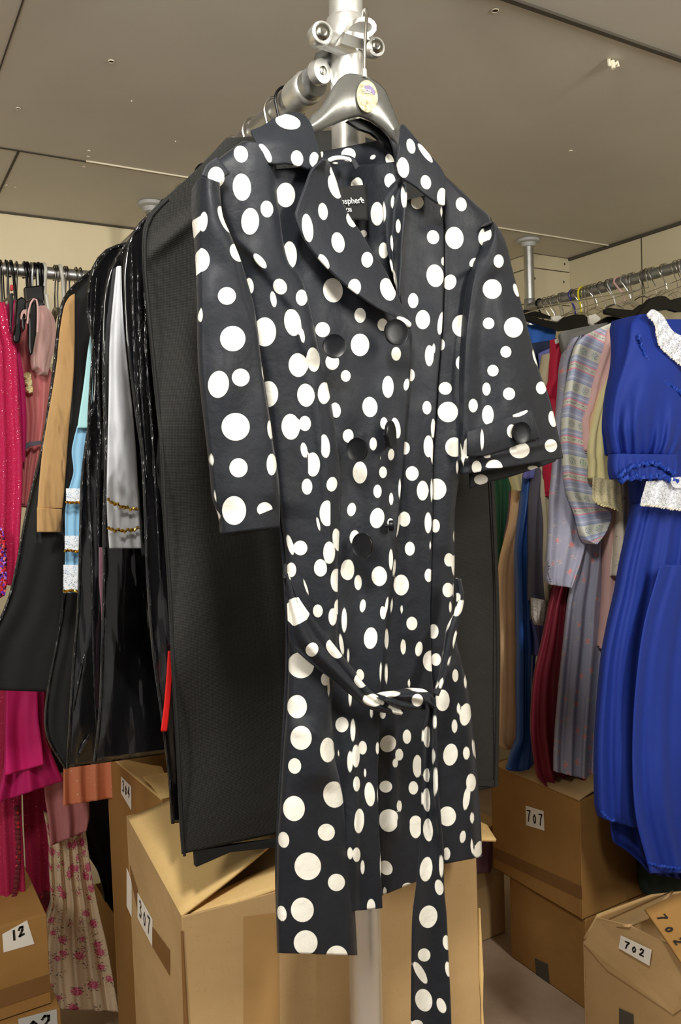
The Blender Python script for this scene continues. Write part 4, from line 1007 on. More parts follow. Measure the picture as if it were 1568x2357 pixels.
# dark bag in front of the blue dress
b3 = bag('garment_bag', 'shiny black vinyl garment bag with long creases beside the blue lace strip', [(290, 560), (255, 570), (232, 585), (212, 615), (203, 650), (200, 720), (212, 800), (215, 900), (198, 1000), (186, 1100), (182, 1220), (178, 1380), (168, 1500), (160, 1620), (152, 1768)],
         [(600, 560), (620, 700), (640, 900), (650, 1100), (660, 1300), (660, 1500), (650, 1620), (640, 1700)], 1.50, M['vinyl'], .03, 35, .006)
for l in ([(222, 640), (214, 800), (206, 950), (204, 1100), (212, 1300), (215, 1500), (220, 1640), (226, 1740)], [(236, 700), (226, 850), (230, 1000), (226, 1150), (228, 1300), (230, 1420)], [(196, 1500), (178, 1580), (168, 1640)], [(206, 1690), (190, 1720), (178, 1745)]):
    q = cr(l, 40); b = MB(); b.tube([onY(x, y, 1.492) for x, y in q], [.0006 + .0032 * math.sin(math.pi * i / 39) for i in range(40)], 8); b.build('vinyl_fold', M['vinyl_edge'], b3, smooth=True)
o = sheet('mauve_garment', [(228, 1260), (228, 1340), (234, 1420), (233, 1500), (232, 1640)], [(236, 1260), (241, 1340), (243, 1420), (240, 1500), (237, 1640)], 1.488, M['mauve'], None, 5, None, thick=.01)
tag(o, 'thin mauve strip seen through the shiny bag beside the white sleeve', 'garment')
# blue dress with lace bands
bd = garment('lace_dress', 'light blue dress with white lace and gold bands inside a vinyl bag', 'dress')
sheet('sleeve', [(211, 770), (203, 810), (195, 870), (186, 930), (178, 985)], [(217, 770), (216, 830), (215, 880), (213, 930), (206, 985)], 1.53, M['aqua_pale'], bd, 4, wrinkle(.002, 1, 2), thick=.02)
sheet('skirt', [(178, 980), (170, 1010), (165, 1040), (169, 1085), (160, 1120), (155, 1140), (150, 1180), (150, 1260), (148, 1340), (146, 1365)], [(206, 980), (205, 1040), (200, 1090), (197, 1125), (194, 1160), (190, 1200), (188, 1260), (184, 1320), (180, 1365)], 1.545, M['aqua'], bd, 4, folds(2, .004), thick=.02)
for y0, y1, x0, x1 in ((1124, 1158, 152, 196), (1233, 1270, 149, 190), (1300, 1362, 146, 184)):
    sheet('lace_band', [(x0, y0), (x0, y1)], [(x1, y0), (x1, y1)], 1.528, M['lace_white'], bd, 4, None, solid=0)
    pts = [onY(x, y1 - 2 + 2 * math.sin(x), 1.520) for x in np.linspace(x0, x1, 26)]
    b = MB(); b.tube(pts, [.0022 + .0016 * math.sin(i * 1.9) for i in range(26)], 6); b.build('gold_trim', M['gold'], bd, smooth=True)
# bag with the tan sleeve
b4 = bag('garment_bag', 'black garment bag with a clear window over a tan long sleeve', [(235, 600), (205, 625), (175, 650), (150, 678), (137, 710), (130, 760), (121, 840), (108, 940), (92, 1040), (72, 1120), (54, 1200), (38, 1290), (18, 1375), (-5, 1430), (-40, 1500), (-50, 1588)],
         [(380, 600), (400, 700), (400, 900), (400, 1100), (400, 1300), (400, 1420), (400, 1500), (390, 1600)], 1.72, M['black_cloth'], .03, 37, .004)
b5 = bag('garment_bag', 'plain black bag hanging lower between the magenta skirt and the blue lace strip', [(160, 1150), (150, 1260), (142, 1380), (128, 1480), (112, 1560), (102, 1640), (108, 1700), (148, 1769)], [(300, 1150), (310, 1300), (310, 1500), (310, 1600), (310, 1700), (305, 1745)], 1.62, M['black_cloth'], .03, 38, .004)
tg = garment('wool_coat', 'tan long-sleeved garment with a stitched cuff behind clear vinyl', 'coat')
sheet('sleeve', [(171, 676), (160, 683), (150, 700), (143, 730), (137, 770), (131, 830), (122, 890), (110, 960), (100, 1020), (93, 1080), (88, 1140), (86, 1170)], [(172, 676), (172, 720), (172, 780), (170, 850), (166, 910), (160, 970), (156, 1020), (152, 1080), (147, 1140), (144, 1170)], 1.70, M['tan'], tg, 4, wrinkle(.003, 1, 44), thick=.03)
sheet('cuff', [(85, 1168), (85, 1225)], [(143, 1172), (140, 1225)], 1.697, M['tan'], tg, 4, None, thick=.03)
win(b4, [(145, 690), (135, 760), (120, 880), (100, 1020), (84, 1160), (80, 1250)], [(176, 660), (178, 780), (174, 900), (164, 1020), (152, 1160), (148, 1250)], 1.68, 45)
# ------------------------------------------------------------ dresses on the rail at the right
def strip_g(name, label, cat, left, right, Y, mat, n=2, amp=.006, thick=.05, part=None, step=5, seed=1, w=.003, ph=0.3, grow=.6, group=None, curl=0):
    if part is None:
        root = empty(name, V(onY((left[0][0] + right[0][0]) / 2, left[0][1], Y + thick / 2)), label, cat, group)
        part = 'body'
    else: root = name
    sheet(part, left, right, Y, mat, root, step, addf(folds(n, amp, ph, grow), wrinkle(w, 1, seed)), thick=thick, curl=curl)
    return root
def frill(parent, name, pts, Y, r, mat, amp=3.0, k=.5):
    q = cr(pts, max(12, int(sum(math.dist(a, b) for a, b in zip(pts[:-1], pts[1:])) / 2)))
    P = [onY(x + amp * math.sin(i * 1.3) * .4, y + amp * math.sin(i * 1.9), Y) for i, (x, y) in enumerate(q)]
    b = MB(); b.tube(P, [r * (1 + .45 * math.sin(i * 1.7)) for i in range(len(P))], 6); b.build(name, mat, parent, smooth=True)

rb = empty('frilled_dress', V(onY(1520, 730, 1.42)), 'royal blue puff-sleeved dress with lace collar, nearest on the rail', 'dress')
sheet('sleeve', [(1470, 724), (1452, 745), (1445, 790), (1433, 845), (1419, 895), (1412, 940), (1411, 984), (1417, 1015), (1423, 1044)], [(1500, 722), (1540, 770), (1575, 830), (1590, 900), (1590, 960), (1580, 1010), (1560, 1050)],
      1.345, M['royal'], rb, 4, lambda px, py, u, v: .035 * np.sin(np.pi * u) ** .6 * np.sin(np.pi * np.clip(v, .02, 1)) ** .6 + .006 * np.cos(u * 42) * ss((v - .55) / .45) + .007 * np.cos(u * 13 + v * 3) * ss((v - .2) / .5) + .003 * np.sin(px * .05 + py * .03), thick=.10)
sheet('sleeve_frill', [(1421, 1044), (1419, 1062), (1420, 1085), (1425, 1103)], [(1560, 1046), (1562, 1062), (1560, 1085), (1556, 1103)], 1.33, M['royal'], rb, 4, lambda px, py, u, v: .005 * np.cos(u * 50) * v + .012 * np.sin(np.pi * u), thick=.08)
frill(rb, 'lace_edge', [(1424, 1096), (1450, 1078), (1485, 1066), (1520, 1072), (1556, 1092)], 1.315, .0045, M['royal_dark'], 4)
frill(rb, 'lace_edge', [(1426, 1104), (1460, 1100), (1500, 1096), (1530, 1100), (1556, 1104)], 1.322, .0055, M['royal_dark'], 5)
frill(rb, 'bodice_trim', [(1470, 770), (1478, 800), (1492, 830), (1510, 855), (1530, 878), (1575, 910)], 1.318, .0040, M['royal_dark'], 3)
sheet('bodice', [(1470, 735), (1470, 900), (1470, 1100), (1476, 1180)], [(1700, 735), (1720, 900), (1700, 1100), (1700, 1180)], 1.40, M['royal'], rb, 8, folds(5, .008), thick=.12)
sheet('skirt', [(1478, 1160), (1464, 1223), (1446, 1298), (1433, 1365), (1416, 1434), (1401, 1509), (1391, 1598), (1385, 1673), (1382, 1760), (1384, 1860), (1390, 1885)], [(1760, 1160), (1780, 1300), (1800, 1500), (1820, 1700), (1830, 1900), (1840, 2020)], 1.37, M['royal'], rb, 6, addf(folds(7, .012, 1.0, .7, .9), wrinkle(.007, .8, 51)), thick=.13)
sheet('skirt_layer', [(1520, 1300), (1482, 1440), (1462, 1600), (1456, 1750), (1464, 1880), (1490, 1985), (1497, 2010)], [(1800, 1300), (1800, 1500), (1810, 1700), (1810, 1850), (1810, 1960), (1810, 2010)], 1.325, M['royal'], rb, 6, addf(folds(5, .009, .3, .7, .9), wrinkle(.006, .8, 52)), solid=.002)
sheet('underskirt', [(1400, 1840), (1411, 1935), (1436, 1953), (1472, 1984), (1494, 2010)], [(1600, 1840), (1600, 1900), (1600, 1960), (1600, 2000), (1600, 2030)], 1.41, M['royal'], rb, 6, folds(5, .01), solid=.002)
frill(rb, 'hem_frill', [(1385, 1868), (1400, 1884), (1412, 1890)], 1.345, .003, M['royal_dark'], 2)
frill(rb, 'hem_frill', [(1492, 1985), (1520, 1994), (1568, 1998), (1620, 2000)], 1.318, .003, M['royal_dark'], 2)
sheet('lace_collar', [(1489, 722), (1503, 712), (1526, 726), (1548, 760), (1575, 775), (1600, 780)], [(1492, 728), (1508, 745), (1513, 775), (1520, 798), (1548, 824), (1590, 858)], 1.312, M['lace_white'], rb, 3, lambda px, py, u, v: .002 * np.cos(v * 40 + u * 8), solid=0)
frill(rb, 'collar_edge', [(1490, 724), (1508, 747), (1513, 777), (1521, 799), (1548, 824), (1590, 858)], 1.309, .0018, M['paper'], 2)
sheet('lace_cuff', [(1488, 1108), (1482, 1130), (1476, 1150), (1475, 1165)], [(1640, 1095), (1640, 1125), (1640, 1160), (1640, 1178)], 1.330, M['lace_white'], rb, 3, lambda px, py, u, v: .004 * np.cos(u * 25), solid=0)
frill(rb, 'cuff_edge', [(1475, 1160), (1500, 1164), (1530, 1168), (1570, 1174), (1620, 1176)], 1.327, .0022, M['paper'], 2.5)
sheet('lace_cuff', [(1540, 1100), (1548, 1118), (1556, 1124)], [(1640, 1090), (1640, 1118), (1640, 1124)], 1.318, M['lace_white'], rb, 3, None, solid=0)
g_dark = strip_g('dark_underdress', 'dark green hem hanging below the royal blue dress', 'dress', [(1490, 2000), (1492, 2040), (1498, 2066)], [(1640, 2000), (1640, 2050), (1640, 2070)], 1.44, M['dark_green'], 2, .004, .1)

strip_g('cotton_dress', 'dark green garment edge squeezed between the blue dress and the cream blouse', 'dress', [(1470, 742), (1446, 800), (1426, 850), (1411, 885), (1409, 905), (1411, 935), (1420, 1010)], [(1560, 742), (1560, 850), (1560, 950), (1560, 1000), (1560, 1020)], 1.46, M['green'], 3, .004, .04)
crm = strip_g('cream_blouse', 'cream blouse sleeve gathered at the wrist with eyelet lace cuff', 'blouse', [(1442, 800), (1424, 845), (1402, 890), (1387, 930), (1376, 969), (1369, 1000), (1365, 1040), (1368, 1062), (1365, 1100)], [(1478, 800), (1440, 850), (1420, 900), (1411, 940), (1414, 984), (1419, 1015), (1424, 1045), (1420, 1066), (1430, 1110)], 1.478, M['cream'], 2.5, .008, .05, grow=.9)
sheet('cuff', [(1365, 1098), (1364, 1125), (1366, 1152), (1381, 1162)], [(1430, 1108), (1433, 1140), (1434, 1168), (1433, 1178)], 1.472, M['lace_cream'], crm, 3, folds(4, .004), solid=.001)
frill(crm, 'lace_edge', [(1365, 1148), (1382, 1162), (1408, 1168), (1433, 1178)], 1.468, .002, M['cream'], 2)
strip_g('rose_sprig_dress', 'cream dress with tiny red flowers between the cream cuff and the blue skirt', 'dress', [(1433, 1100), (1434, 1160), (1434, 1220), (1433, 1281), (1432, 1326)], [(1490, 1100), (1482, 1160), (1468, 1215), (1456, 1270), (1444, 1332)], 1.50, M['cream_print'], 1.5, .004, .05)
strip_g('cotton_dress', 'pale pink gathered sleeve between the striped sleeve and the cream blouse', 'dress', [(1432, 740), (1412, 758), (1402, 790), (1388, 840), (1378, 873), (1366, 930), (1354, 963), (1356, 1000), (1360, 1035)], [(1446, 750), (1446, 795), (1434, 830), (1420, 855), (1402, 905), (1388, 940), (1380, 970), (1374, 1005), (1366, 1044)], 1.505, M['pink'], 1.5, .006, .05, grow=.4)
strip_g('pink_underskirt', 'narrow pink and mauve skirt edge beside the lilac rosebud dress', 'skirt', [(1402, 1160), (1405, 1250), (1405, 1330), (1403, 1420), (1401, 1500)], [(1433, 1160), (1434, 1240), (1434, 1330), (1428, 1400), (1414, 1480)], 1.55, M['pale_rose'], 2, .004, .05)
st = strip_g('striped_dress', 'lilac and cream dress with printed floral stripes and a long pointed sleeve', 'dress', [(1425, 738), (1398, 748), (1376, 758), (1356, 768), (1338, 784), (1328, 812), (1321, 850), (1314, 900), (1307, 960), (1305, 1010), (1306, 1050), (1309, 1089), (1315, 1125), (1322, 1150), (1333, 1190), (1344, 1225), (1356, 1244), (1373, 1253)],
        [(1442, 742), (1430, 765), (1410, 782), (1398, 800), (1392, 840), (1384, 866), (1372, 900), (1360, 935), (1354, 965), (1357, 1005), (1361, 1050), (1366, 1095), (1368, 1145), (1380, 1165), (1408, 1178), (1408, 1198), (1396, 1226), (1376, 1252)], 1.53, M['stripe'], 1, .006, .05, grow=.3, step=4)
fl = strip_g('rosebud_dress', 'grey-lilac rosebud print dress hanging behind the striped sleeve', 'dress', [(1331, 775), (1318, 800), (1306, 835), (1300, 880), (1294, 930), (1288, 980), (1285, 1029), (1279, 1090), (1272, 1150), (1270, 1208), (1266, 1270), (1263, 1330), (1268, 1346)], [(1345, 770), (1340, 800), (1340, 860), (1345, 930), (1350, 1020), (1355, 1100), (1360, 1170), (1355, 1230), (1340, 1290), (1330, 1320), (1318, 1353)], 1.575, M['lilac_print'], 2, .006, .05, grow=.3, step=4)
frill(fl, 'cuff_gathers', [(1264, 1290), (1266, 1306), (1265, 1322), (1270, 1338)], 1.568, .003, M['lilac_print'], 2)
sheet('skirt', [(1345, 1160), (1335, 1250), (1327, 1320), (1313, 1390), (1303, 1479), (1295, 1554), (1289, 1620), (1284, 1680), (1281, 1740), (1281, 1777)], [(1412, 1160), (1414, 1230), (1410, 1300), (1406, 1390), (1404, 1480), (1398, 1554), (1391, 1628), (1386, 1700), (1383, 1750), (1380, 1802)], 1.595, M['lilac_print'], fl, 4, addf(folds(3, .012, .8, .5), wrinkle(.003, 1, 61)), thick=.05)
strip_g('wool_jacket', 'grey jacket shoulder under the black hangers behind the striped dress', 'jacket', [(1345, 752), (1318, 758), (1293, 765), (1296, 785), (1306, 812), (1318, 850)], [(1400, 742), (1395, 760), (1370, 775), (1345, 795), (1335, 815), (1330, 850)], 1.60, M['charcoal'], 1, .003, .04)
rd = strip_g('crimson_dress', 'crimson garment strip showing beside the grey rosebud sleeve', 'dress', [(1292, 778), (1286, 805), (1281, 835), (1279, 873), (1268, 895), (1266, 908), (1277, 918), (1277, 955), (1272, 1010), (1270, 1077), (1276, 1134)], [(1300, 775), (1308, 820), (1306, 860), (1302, 900), (1298, 960), (1294, 1020), (1290, 1080), (1286, 1110), (1284, 1134), (1284, 1140), (1284, 1146)], 1.66, M['red'], 1.5, .004, .05)
bg = strip_g('burgundy_skirt', 'burgundy satin skirt hanging to the top of the 707 carton', 'skirt', [(1290, 1330), (1272, 1385), (1260, 1440), (1246, 1500), (1234, 1550), (1227, 1613), (1225, 1680), (1230, 1730), (1240, 1788), (1258, 1811)], [(1340, 1330), (1350, 1400), (1370, 1500), (1380, 1600), (1385, 1680), (1390, 1740), (1392, 1790), (1385, 1822)], 1.648, M['burgundy'], 5, .011, .05, grow=.5, w=.004)
strip_g('linen_dress', 'beige garment strip between the crimson strip and the slate sleeve', 'dress', [(1268, 812), (1261, 845), (1256, 875), (1262, 905), (1262, 950), (1257, 1010), (1254, 1070), (1252, 1134), (1258, 1208), (1258, 1292), (1264, 1400)], [(1286, 812), (1283, 860), (1286, 900), (1288, 960), (1286, 1010), (1284, 1060), (1280, 1120), (1272, 1200), (1267, 1260), (1266, 1320), (1290, 1400)], 1.70, M['beige'], 1, .004, .05)
sl = strip_g('slate_dress', 'slate grey sleeve ending in a pale lace cuff', 'dress', [(1252, 1060), (1246, 1090), (1240, 1125), (1235, 1178), (1232, 1230), (1230, 1290), (1228, 1340), (1228, 1384)], [(1262, 1060), (1258, 1085), (1252, 1130), (1253, 1190), (1256, 1240), (1262, 1300), (1266, 1340), (1268, 1388)], 1.715, M['slate'], 1, .004, .05)
sheet('lace_cuff', [(1227, 1376), (1228, 1400), (1231, 1425), (1240, 1440)], [(1270, 1384), (1269, 1405), (1263, 1428), (1256, 1440)], 1.705, M['lace_grey'], sl, 3, lambda px, py, u, v: .008 * np.sin(np.pi * u) + .003 * np.cos(u * 20), thick=.03)
strip_g('lavender_dress', 'lavender blue satin edge below the slate sleeve', 'dress', [(1228, 1430), (1238, 1470), (1242, 1510)], [(1260, 1430), (1252, 1470), (1244, 1512)], 1.74, M['purple'], 1, .003, .03)
bs = strip_g('blue_satin_dress', 'blue satin dress hanging between the peach dress and the burgundy skirt', 'dress', [(1219, 1090), (1213, 1160), (1204, 1220), (1199, 1268), (1201, 1340), (1203, 1440), (1203, 1569), (1202, 1700), (1184, 1740), (1172, 1774)], [(1240, 1090), (1238, 1134), (1232, 1230), (1229, 1320), (1229, 1440), (1234, 1500), (1230, 1569), (1231, 1680), (1236, 1740), (1238, 1778)], 1.765, M['blue_satin'], 1.5, .008, .05, grow=.5)
strip_g('lavender_blouse', 'gathered lavender cuff just under the spotted sleeve hem', 'blouse', [(1213, 1070), (1210, 1102)], [(1240, 1066), (1240, 1100)], 1.745, M['purple'], 3, .004, .03)
strip_g('cream_satin_blouse', 'cream satin cuff below the hem of the spotted sleeve', 'blouse', [(1172, 1086), (1178, 1105), (1188, 1130)], [(1212, 1080), (1212, 1105), (1208, 1130)], 1.80, M['cream'], 2, .006, .03)
strip_g('peach_dress', 'long peach satin dress beside the black fabric bag', 'dress', [(1196, 1120), (1187, 1208), (1172, 1253), (1161, 1290), (1156, 1340), (1157, 1440), (1157, 1539), (1155, 1643), (1149, 1712), (1163, 1725)], [(1215, 1120), (1211, 1178), (1203, 1230), (1201, 1300), (1203, 1419), (1204, 1520), (1204, 1600), (1202, 1660), (1200, 1700), (1199, 1725)], 1.86, M['peach'], 1.5, .007, .05, grow=.4)
strip_g('mauve_dress', 'thin mauve garment edge between the green and the peach dress', 'dress', [(1180, 1130), (1178, 1180), (1170, 1240)], [(1200, 1130), (1192, 1190), (1178, 1245)], 1.91, M['mauve'], 1, .003, .03)
strip_g('green_satin_dress', 'dark green satin dress at the far end beside the black fabric bag', 'dress', [(1142, 1090), (1148, 1148), (1149, 1223), (1152, 1300), (1150, 1420)], [(1188, 1090), (1184, 1148), (1174, 1223), (1162, 1300), (1158, 1420)], 1.96, M['green_satin'], 1.5, .008, .05)
strip_g('blue_cotton_blouse', 'blue cotton shoulder below the black hangers at the far end of the rail', 'blouse', [(1210, 746), (1215, 790), (1222, 860)], [(1281, 754), (1277, 790), (1268, 830)], 1.93, M['denim'], 2, .006, .04)
strip_g('navy_dress', 'navy garment edge under the blue cotton shoulder', 'dress', [(1225, 790), (1232, 830), (1240, 880)], [(1286, 780), (1280, 810), (1260, 850)], 1.90, M['navy'], 1, .003, .03)
strip_g('lavender_dress', 'lavender blue garment edge between the navy and teal ones', 'dress', [(1242, 815), (1246, 850), (1250, 900)], [(1294, 790), (1288, 815), (1268, 850)], 1.87, M['purple'], 1, .003, .03)
strip_g('teal_dress', 'bright teal garment edge beside the spotted sleeve', 'dress', [(1246, 848), (1252, 878), (1262, 920), (1240, 1100)], [(1290, 808), (1280, 835), (1270, 880), (1262, 1100)], 1.84, M['teal'], 1, .003, .03)
sheet('paper_tag', [(1277, 782), (1279, 792)], [(1296, 774), (1298, 786)], 1.645, M['paper'], rd, 4)

# ------------------------------------------------------------ hangers on the rails
def wire_hook(root, c, axis, r, mat, rad=.0018, drop=.075, lean=0.0, over=None):
    """axis: unit vector across the rail; c: rail centre"""
    a = Vector(axis); c = Vector(c); k = Vector((a.y, -a.x, 0)) * lean
    pts = [c + a * (r * math.cos(t)) + Vector((0, 0, r * math.sin(t))) for t in np.linspace(-.7, math.pi * .98, 14)]
    pts += [c - a * (r * .8) + Vector((0, 0, -r * .7)) + k * .4, c - a * (r * .1) + Vector((0, 0, -drop * .6)) + k * .8, c + Vector((0, 0, -drop)) + k]
    b = MB(); b.tube(pts, rad, 8); b.build('hook', mat, root, smooth=True)
    return c + Vector((0, 0, -drop)) + k
def hanger(name, label, group, c, axis, mat, bodymat, rad=.0018, span=.06, drop=.075, brad=.004, lean=0, slope=.35, body=True, rk=.023):
    root = empty(name, c, label, 'hanger', group)
    e = wire_hook(root, c, axis, rk, mat, rad, drop, lean)
    if body:
        a = Vector(axis); k = span
        b = MB(); b.tube([e - a * k + Vector((0, 0, -k * slope)), e - a * (k * .5) + Vector((0, 0, -k * slope * .3)), e, e + a * (k * .5) + Vector((0, 0, -k * slope * .3)), e + a * k + Vector((0, 0, -k * slope))], brad, 10)
        b.build('bar', bodymat, root, smooth=True)
    return root
ordn = ['first', 'second', 'third', 'fourth', 'fifth', 'sixth', 'seventh', 'eighth', 'ninth', 'tenth', 'eleventh', 'twelfth', 'thirteenth', 'fourteenth', 'fifteenth', 'sixteenth', 'seventeenth', 'eighteenth', 'nineteenth']
rzr = RZ + .045
cnt = {}
for x, kind in [(480, 'black'), (520, 'wire'), (560, 'wire'), (590, 'wire'), (640, 'wire'), (652, 'wire'), (665, 'wire'), (735, 'navy'), (742, 'wire'), (770, 'wire'), (808, 'yellow'), (835, 'wire'), (860, 'wire'), (885, 'wire'), (915, 'wire'), (950, 'dark'), (1008, 'dark'), (1035, 'thick'), (1085, 'pink'), (1135, 'thick'), (1180, 'wire'), (1205, 'wire'), (1305, 'dark'), (1355, 'wire'), (1430, 'wire'), (1450, 'wire'), (1530, 'wire'), (1560, 'wire')]:
    px = 1100 + x / 3.35; yy = 712 - (px - 1215) * .224
    p = onX(px, yy, RX)
    c = (RX, float(p[1]), rzr)
    cnt[kind] = cnt.get(kind, 0) + 1
    mt = {'black': 'black_plastic', 'wire': 'wire', 'navy': 'blue_plastic', 'yellow': 'yellow_plastic', 'dark': 'wire_dark', 'thick': 'alu_dull', 'pink': 'pink_plastic'}[kind]
    desc = {'black': 'black plastic hook at the far end of the rail of dresses', 'wire': 'bright wire hook on the dress rail, %s bright one from the corner pole', 'navy': 'navy blue plastic hanger hook on the rail of dresses', 'yellow': 'yellow plastic hanger hook on the rail of dresses',
            'dark': 'dark wire hook on the dress rail, %s dark one from the corner pole', 'thick': 'thick silver hook on the dress rail, %s of its kind from the corner pole', 'pink': 'pale pink plastic hanger hook on the rail of dresses'}[kind]
    if '%s' in desc: desc = desc % ordn[cnt[kind] - 1]
    hanger('clothes_hanger', desc, 'hangers on the rail of dresses' if kind in ('wire', 'dark', 'thick') else None, c, (1, 0, 0), M[mt], M[mt], .0036 if kind in ('navy', 'yellow', 'pink', 'black') else .0028 if kind == 'thick' else .0018, .05, random.uniform(.065, .085), .0022, lean=random.uniform(-.015, .03))
# black plastic hangers whose shoulders show
def shoulder(label, poly, Y, th=.012, mat='black_plastic'):
    root = empty('plastic_hanger', V(onY(poly[0][0], poly[0][1], Y)), label, 'hanger')
    b = MB(); b.prism([onY(x, y, Y) for x, y in poly], (0, th, 0)); b.build('bar', M[mat], root, bevel=.002)
    t = min(poly, key=lambda p: p[1]); t = V(onY(t[0], t[1] + 3, Y + th / 2)); c = Vector((RX, Y + th / 2, RZ + .045)); r = .023
    b = MB(); b.tube([c + Vector((r * math.cos(a), 0, r * math.sin(a))) for a in np.linspace(-.7, math.pi, 14)] + [c + Vector((-r * .6, 0, -.03)), c + Vector((-r * .4, 0, -.045)), t.lerp(c, .12), t], .0018, 8); b.build('hook', M['wire'], root, smooth=True)
    return root
shoulder('slim black hanger bar at the far end beside the corner pole', [(1205, 712), (1240, 717), (1270, 728), (1272, 734), (1240, 730), (1205, 722)], 1.97)
shoulder('wide black hanger shoulder above the blue cotton shoulder', [(1204, 720), (1250, 735), (1285, 742), (1300, 730), (1325, 723), (1345, 724), (1360, 735), (1368, 750), (1340, 757), (1290, 762), (1250, 752), (1205, 734)], 1.89)
shoulder('black hanger bar with a square end above the striped dress', [(1394, 712), (1402, 708), (1460, 714), (1478, 700), (1492, 702), (1492, 732), (1460, 736), (1396, 722)], 1.62)
shoulder('black hanger shoulder under the blunt dark hanger bar', [(1372, 745), (1400, 728), (1440, 726), (1470, 728), (1450, 742), (1410, 750)], 1.66)
shoulder('rounded black hanger shoulder above the royal blue dress', [(1484, 702), (1496, 688), (1515, 681), (1532, 681), (1545, 690), (1568, 684), (1600, 684), (1600, 716), (1560, 718), (1540, 712), (1512, 716), (1488, 722), (1478, 735), (1462, 740), (1470, 722)], 1.44)
shoulder('small white hanger end poking up between the dark hangers', [(1357, 726), (1372, 722), (1384, 732), (1376, 748), (1366, 752), (1359, 744)], 1.76, .01, 'white_plastic')
shoulder('white hanger end behind the wide dark shoulder near the corner', [(1272, 728), (1290, 726), (1300, 734), (1292, 742), (1274, 738)], 1.92, .01, 'white_plastic')

# ------------------------------------------------------------ pink clothes on the back rail
cnt = {}
for x, kind in [(2, 'wire'), (16, 'wire'), (25, 'black'), (38, 'wire'), (56, 'black'), (63, 'black'), (72, 'grey'), (79, 'black'), (88, 'fat'), (95, 'black'), (101, 'white'), (125, 'wire'), (130, 'wire'), (137, 'white'), (148, 'wire'), (153, 'wire'), (174, 'wire'), (184, 'wire')]:
    p = onY(x, 622, 2.45); c = (float(p[0]), 2.45, RZ)
    cnt[kind] = cnt.get(kind, 0) + 1
    mt = {'black': 'black_plastic', 'fat': 'black_plastic', 'wire': 'wire_dark', 'white': 'white_plastic', 'grey': 'alu_dull'}[kind]
    desc = {'black': 'black plastic hook on the back rail, %s black one from the frame edge', 'fat': 'fat glossy black hook on the back rail', 'wire': 'thin wire hook on the back rail, %s wire one from the frame edge', 'white': 'white plastic hook on the back rail, %s white one from the frame edge', 'grey': 'thick silver hook on the back rail between black hooks'}[kind]
    if '%s' in desc: desc = desc % ordn[cnt[kind] - 1]
    hanger('clothes_hanger', desc, 'hangers on the back rail' if '%s' not in desc and kind in ('wire', 'black') else None, c, (0, 1, 0), M[mt], M[mt], {'wire': .0022, 'black': .0042, 'fat': .0058, 'white': .0055, 'grey': .0035}[kind], .09, .12 if kind != 'wire' else .10, .006, lean=random.uniform(-.004, .010), slope=.5)
def blob(label, poly, Y, th=.02, mat='black_plastic', name='plastic_hanger'):
    root = empty(name, V(onY(poly[0][0], poly[0][1], Y)), label, 'hanger')
    b = MB(); b.prism([onY(x, y, Y) for x, y in poly], (0, th, 0)); b.build('bar', M[mat], root, bevel=.004)
    if name == 'plastic_hanger':
        t = min(poly, key=lambda p: p[1]); t = V(onY(t[0], t[1] + 4, Y + th / 2)); e = Vector((t.x, 2.43, RZ - .11))
        b = MB(); b.tube([t, t.lerp(e, .5) + Vector((0, 0, -.004)), e, e + Vector((0, .0, .05)), e + Vector((0, -.004, .11)), e + Vector((0, .02, .134)), e + Vector((0, .042, .11))], .0030, 8); b.build('hook', M[mat], root, smooth=True)
    return root
blob('slim black hanger arm with red band in front of the magenta strip', [(22, 676), (29, 674), (32, 690), (30, 714), (28, 740), (27, 768), (24, 750), (22, 715)], 2.10)
q = blob('red size cuff on the slim black hanger', [(24, 654), (31, 654), (32, 668), (24, 669)], 2.11, .012, 'red_plastic', 'size_cuff'); q['category'] = 'size cuff'
blob('glossy black rounded hanger end beside the rose satin dress', [(38, 690), (50, 682), (62, 690), (58, 716), (52, 740), (50, 765), (46, 786), (38, 792), (31, 786), (30, 770), (36, 745)], 2.12, .03)
blob('black hanger end under the pink strap loop', [(66, 706), (70, 690), (76, 684), (84, 688), (86, 720), (84, 770), (76, 812), (70, 820), (66, 800), (66, 750)], 2.08, .02)
blob('small black hanger tip above the rose satin dress', [(49, 722), (54, 718), (58, 735), (58, 756), (54, 764), (50, 750)], 2.07)
blob('black hanger body behind the pale rose top', [(56, 660), (100, 655), (104, 700), (92, 730), (60, 720)], 2.36, .02)
blob('white hanger body beside the pale rose top', [(103, 676), (110, 674), (118, 720), (120, 742), (112, 735)], 2.3, .015, 'white_plastic')
o = MB(); o.tube([onY(x, y, 2.06) for x, y in [(63, 745), (66, 715), (71, 697), (77, 688), (84, 690), (87, 705), (87, 740), (86, 765)]], .0022, 8)
o = o.build('strap_loop', M['pink'], None, smooth=True); tag(o, 'pink strap loop standing over the black hanger end', 'strap')
o = sheet('strap_loop', [(47, 735), (48, 722), (54, 713), (62, 712)], [(50, 736), (54, 722), (58, 722), (60, 734)], 2.06, M['pale_rose'], None, 3); tag(o, 'short rose strap looped over the small hanger tip', 'strap')

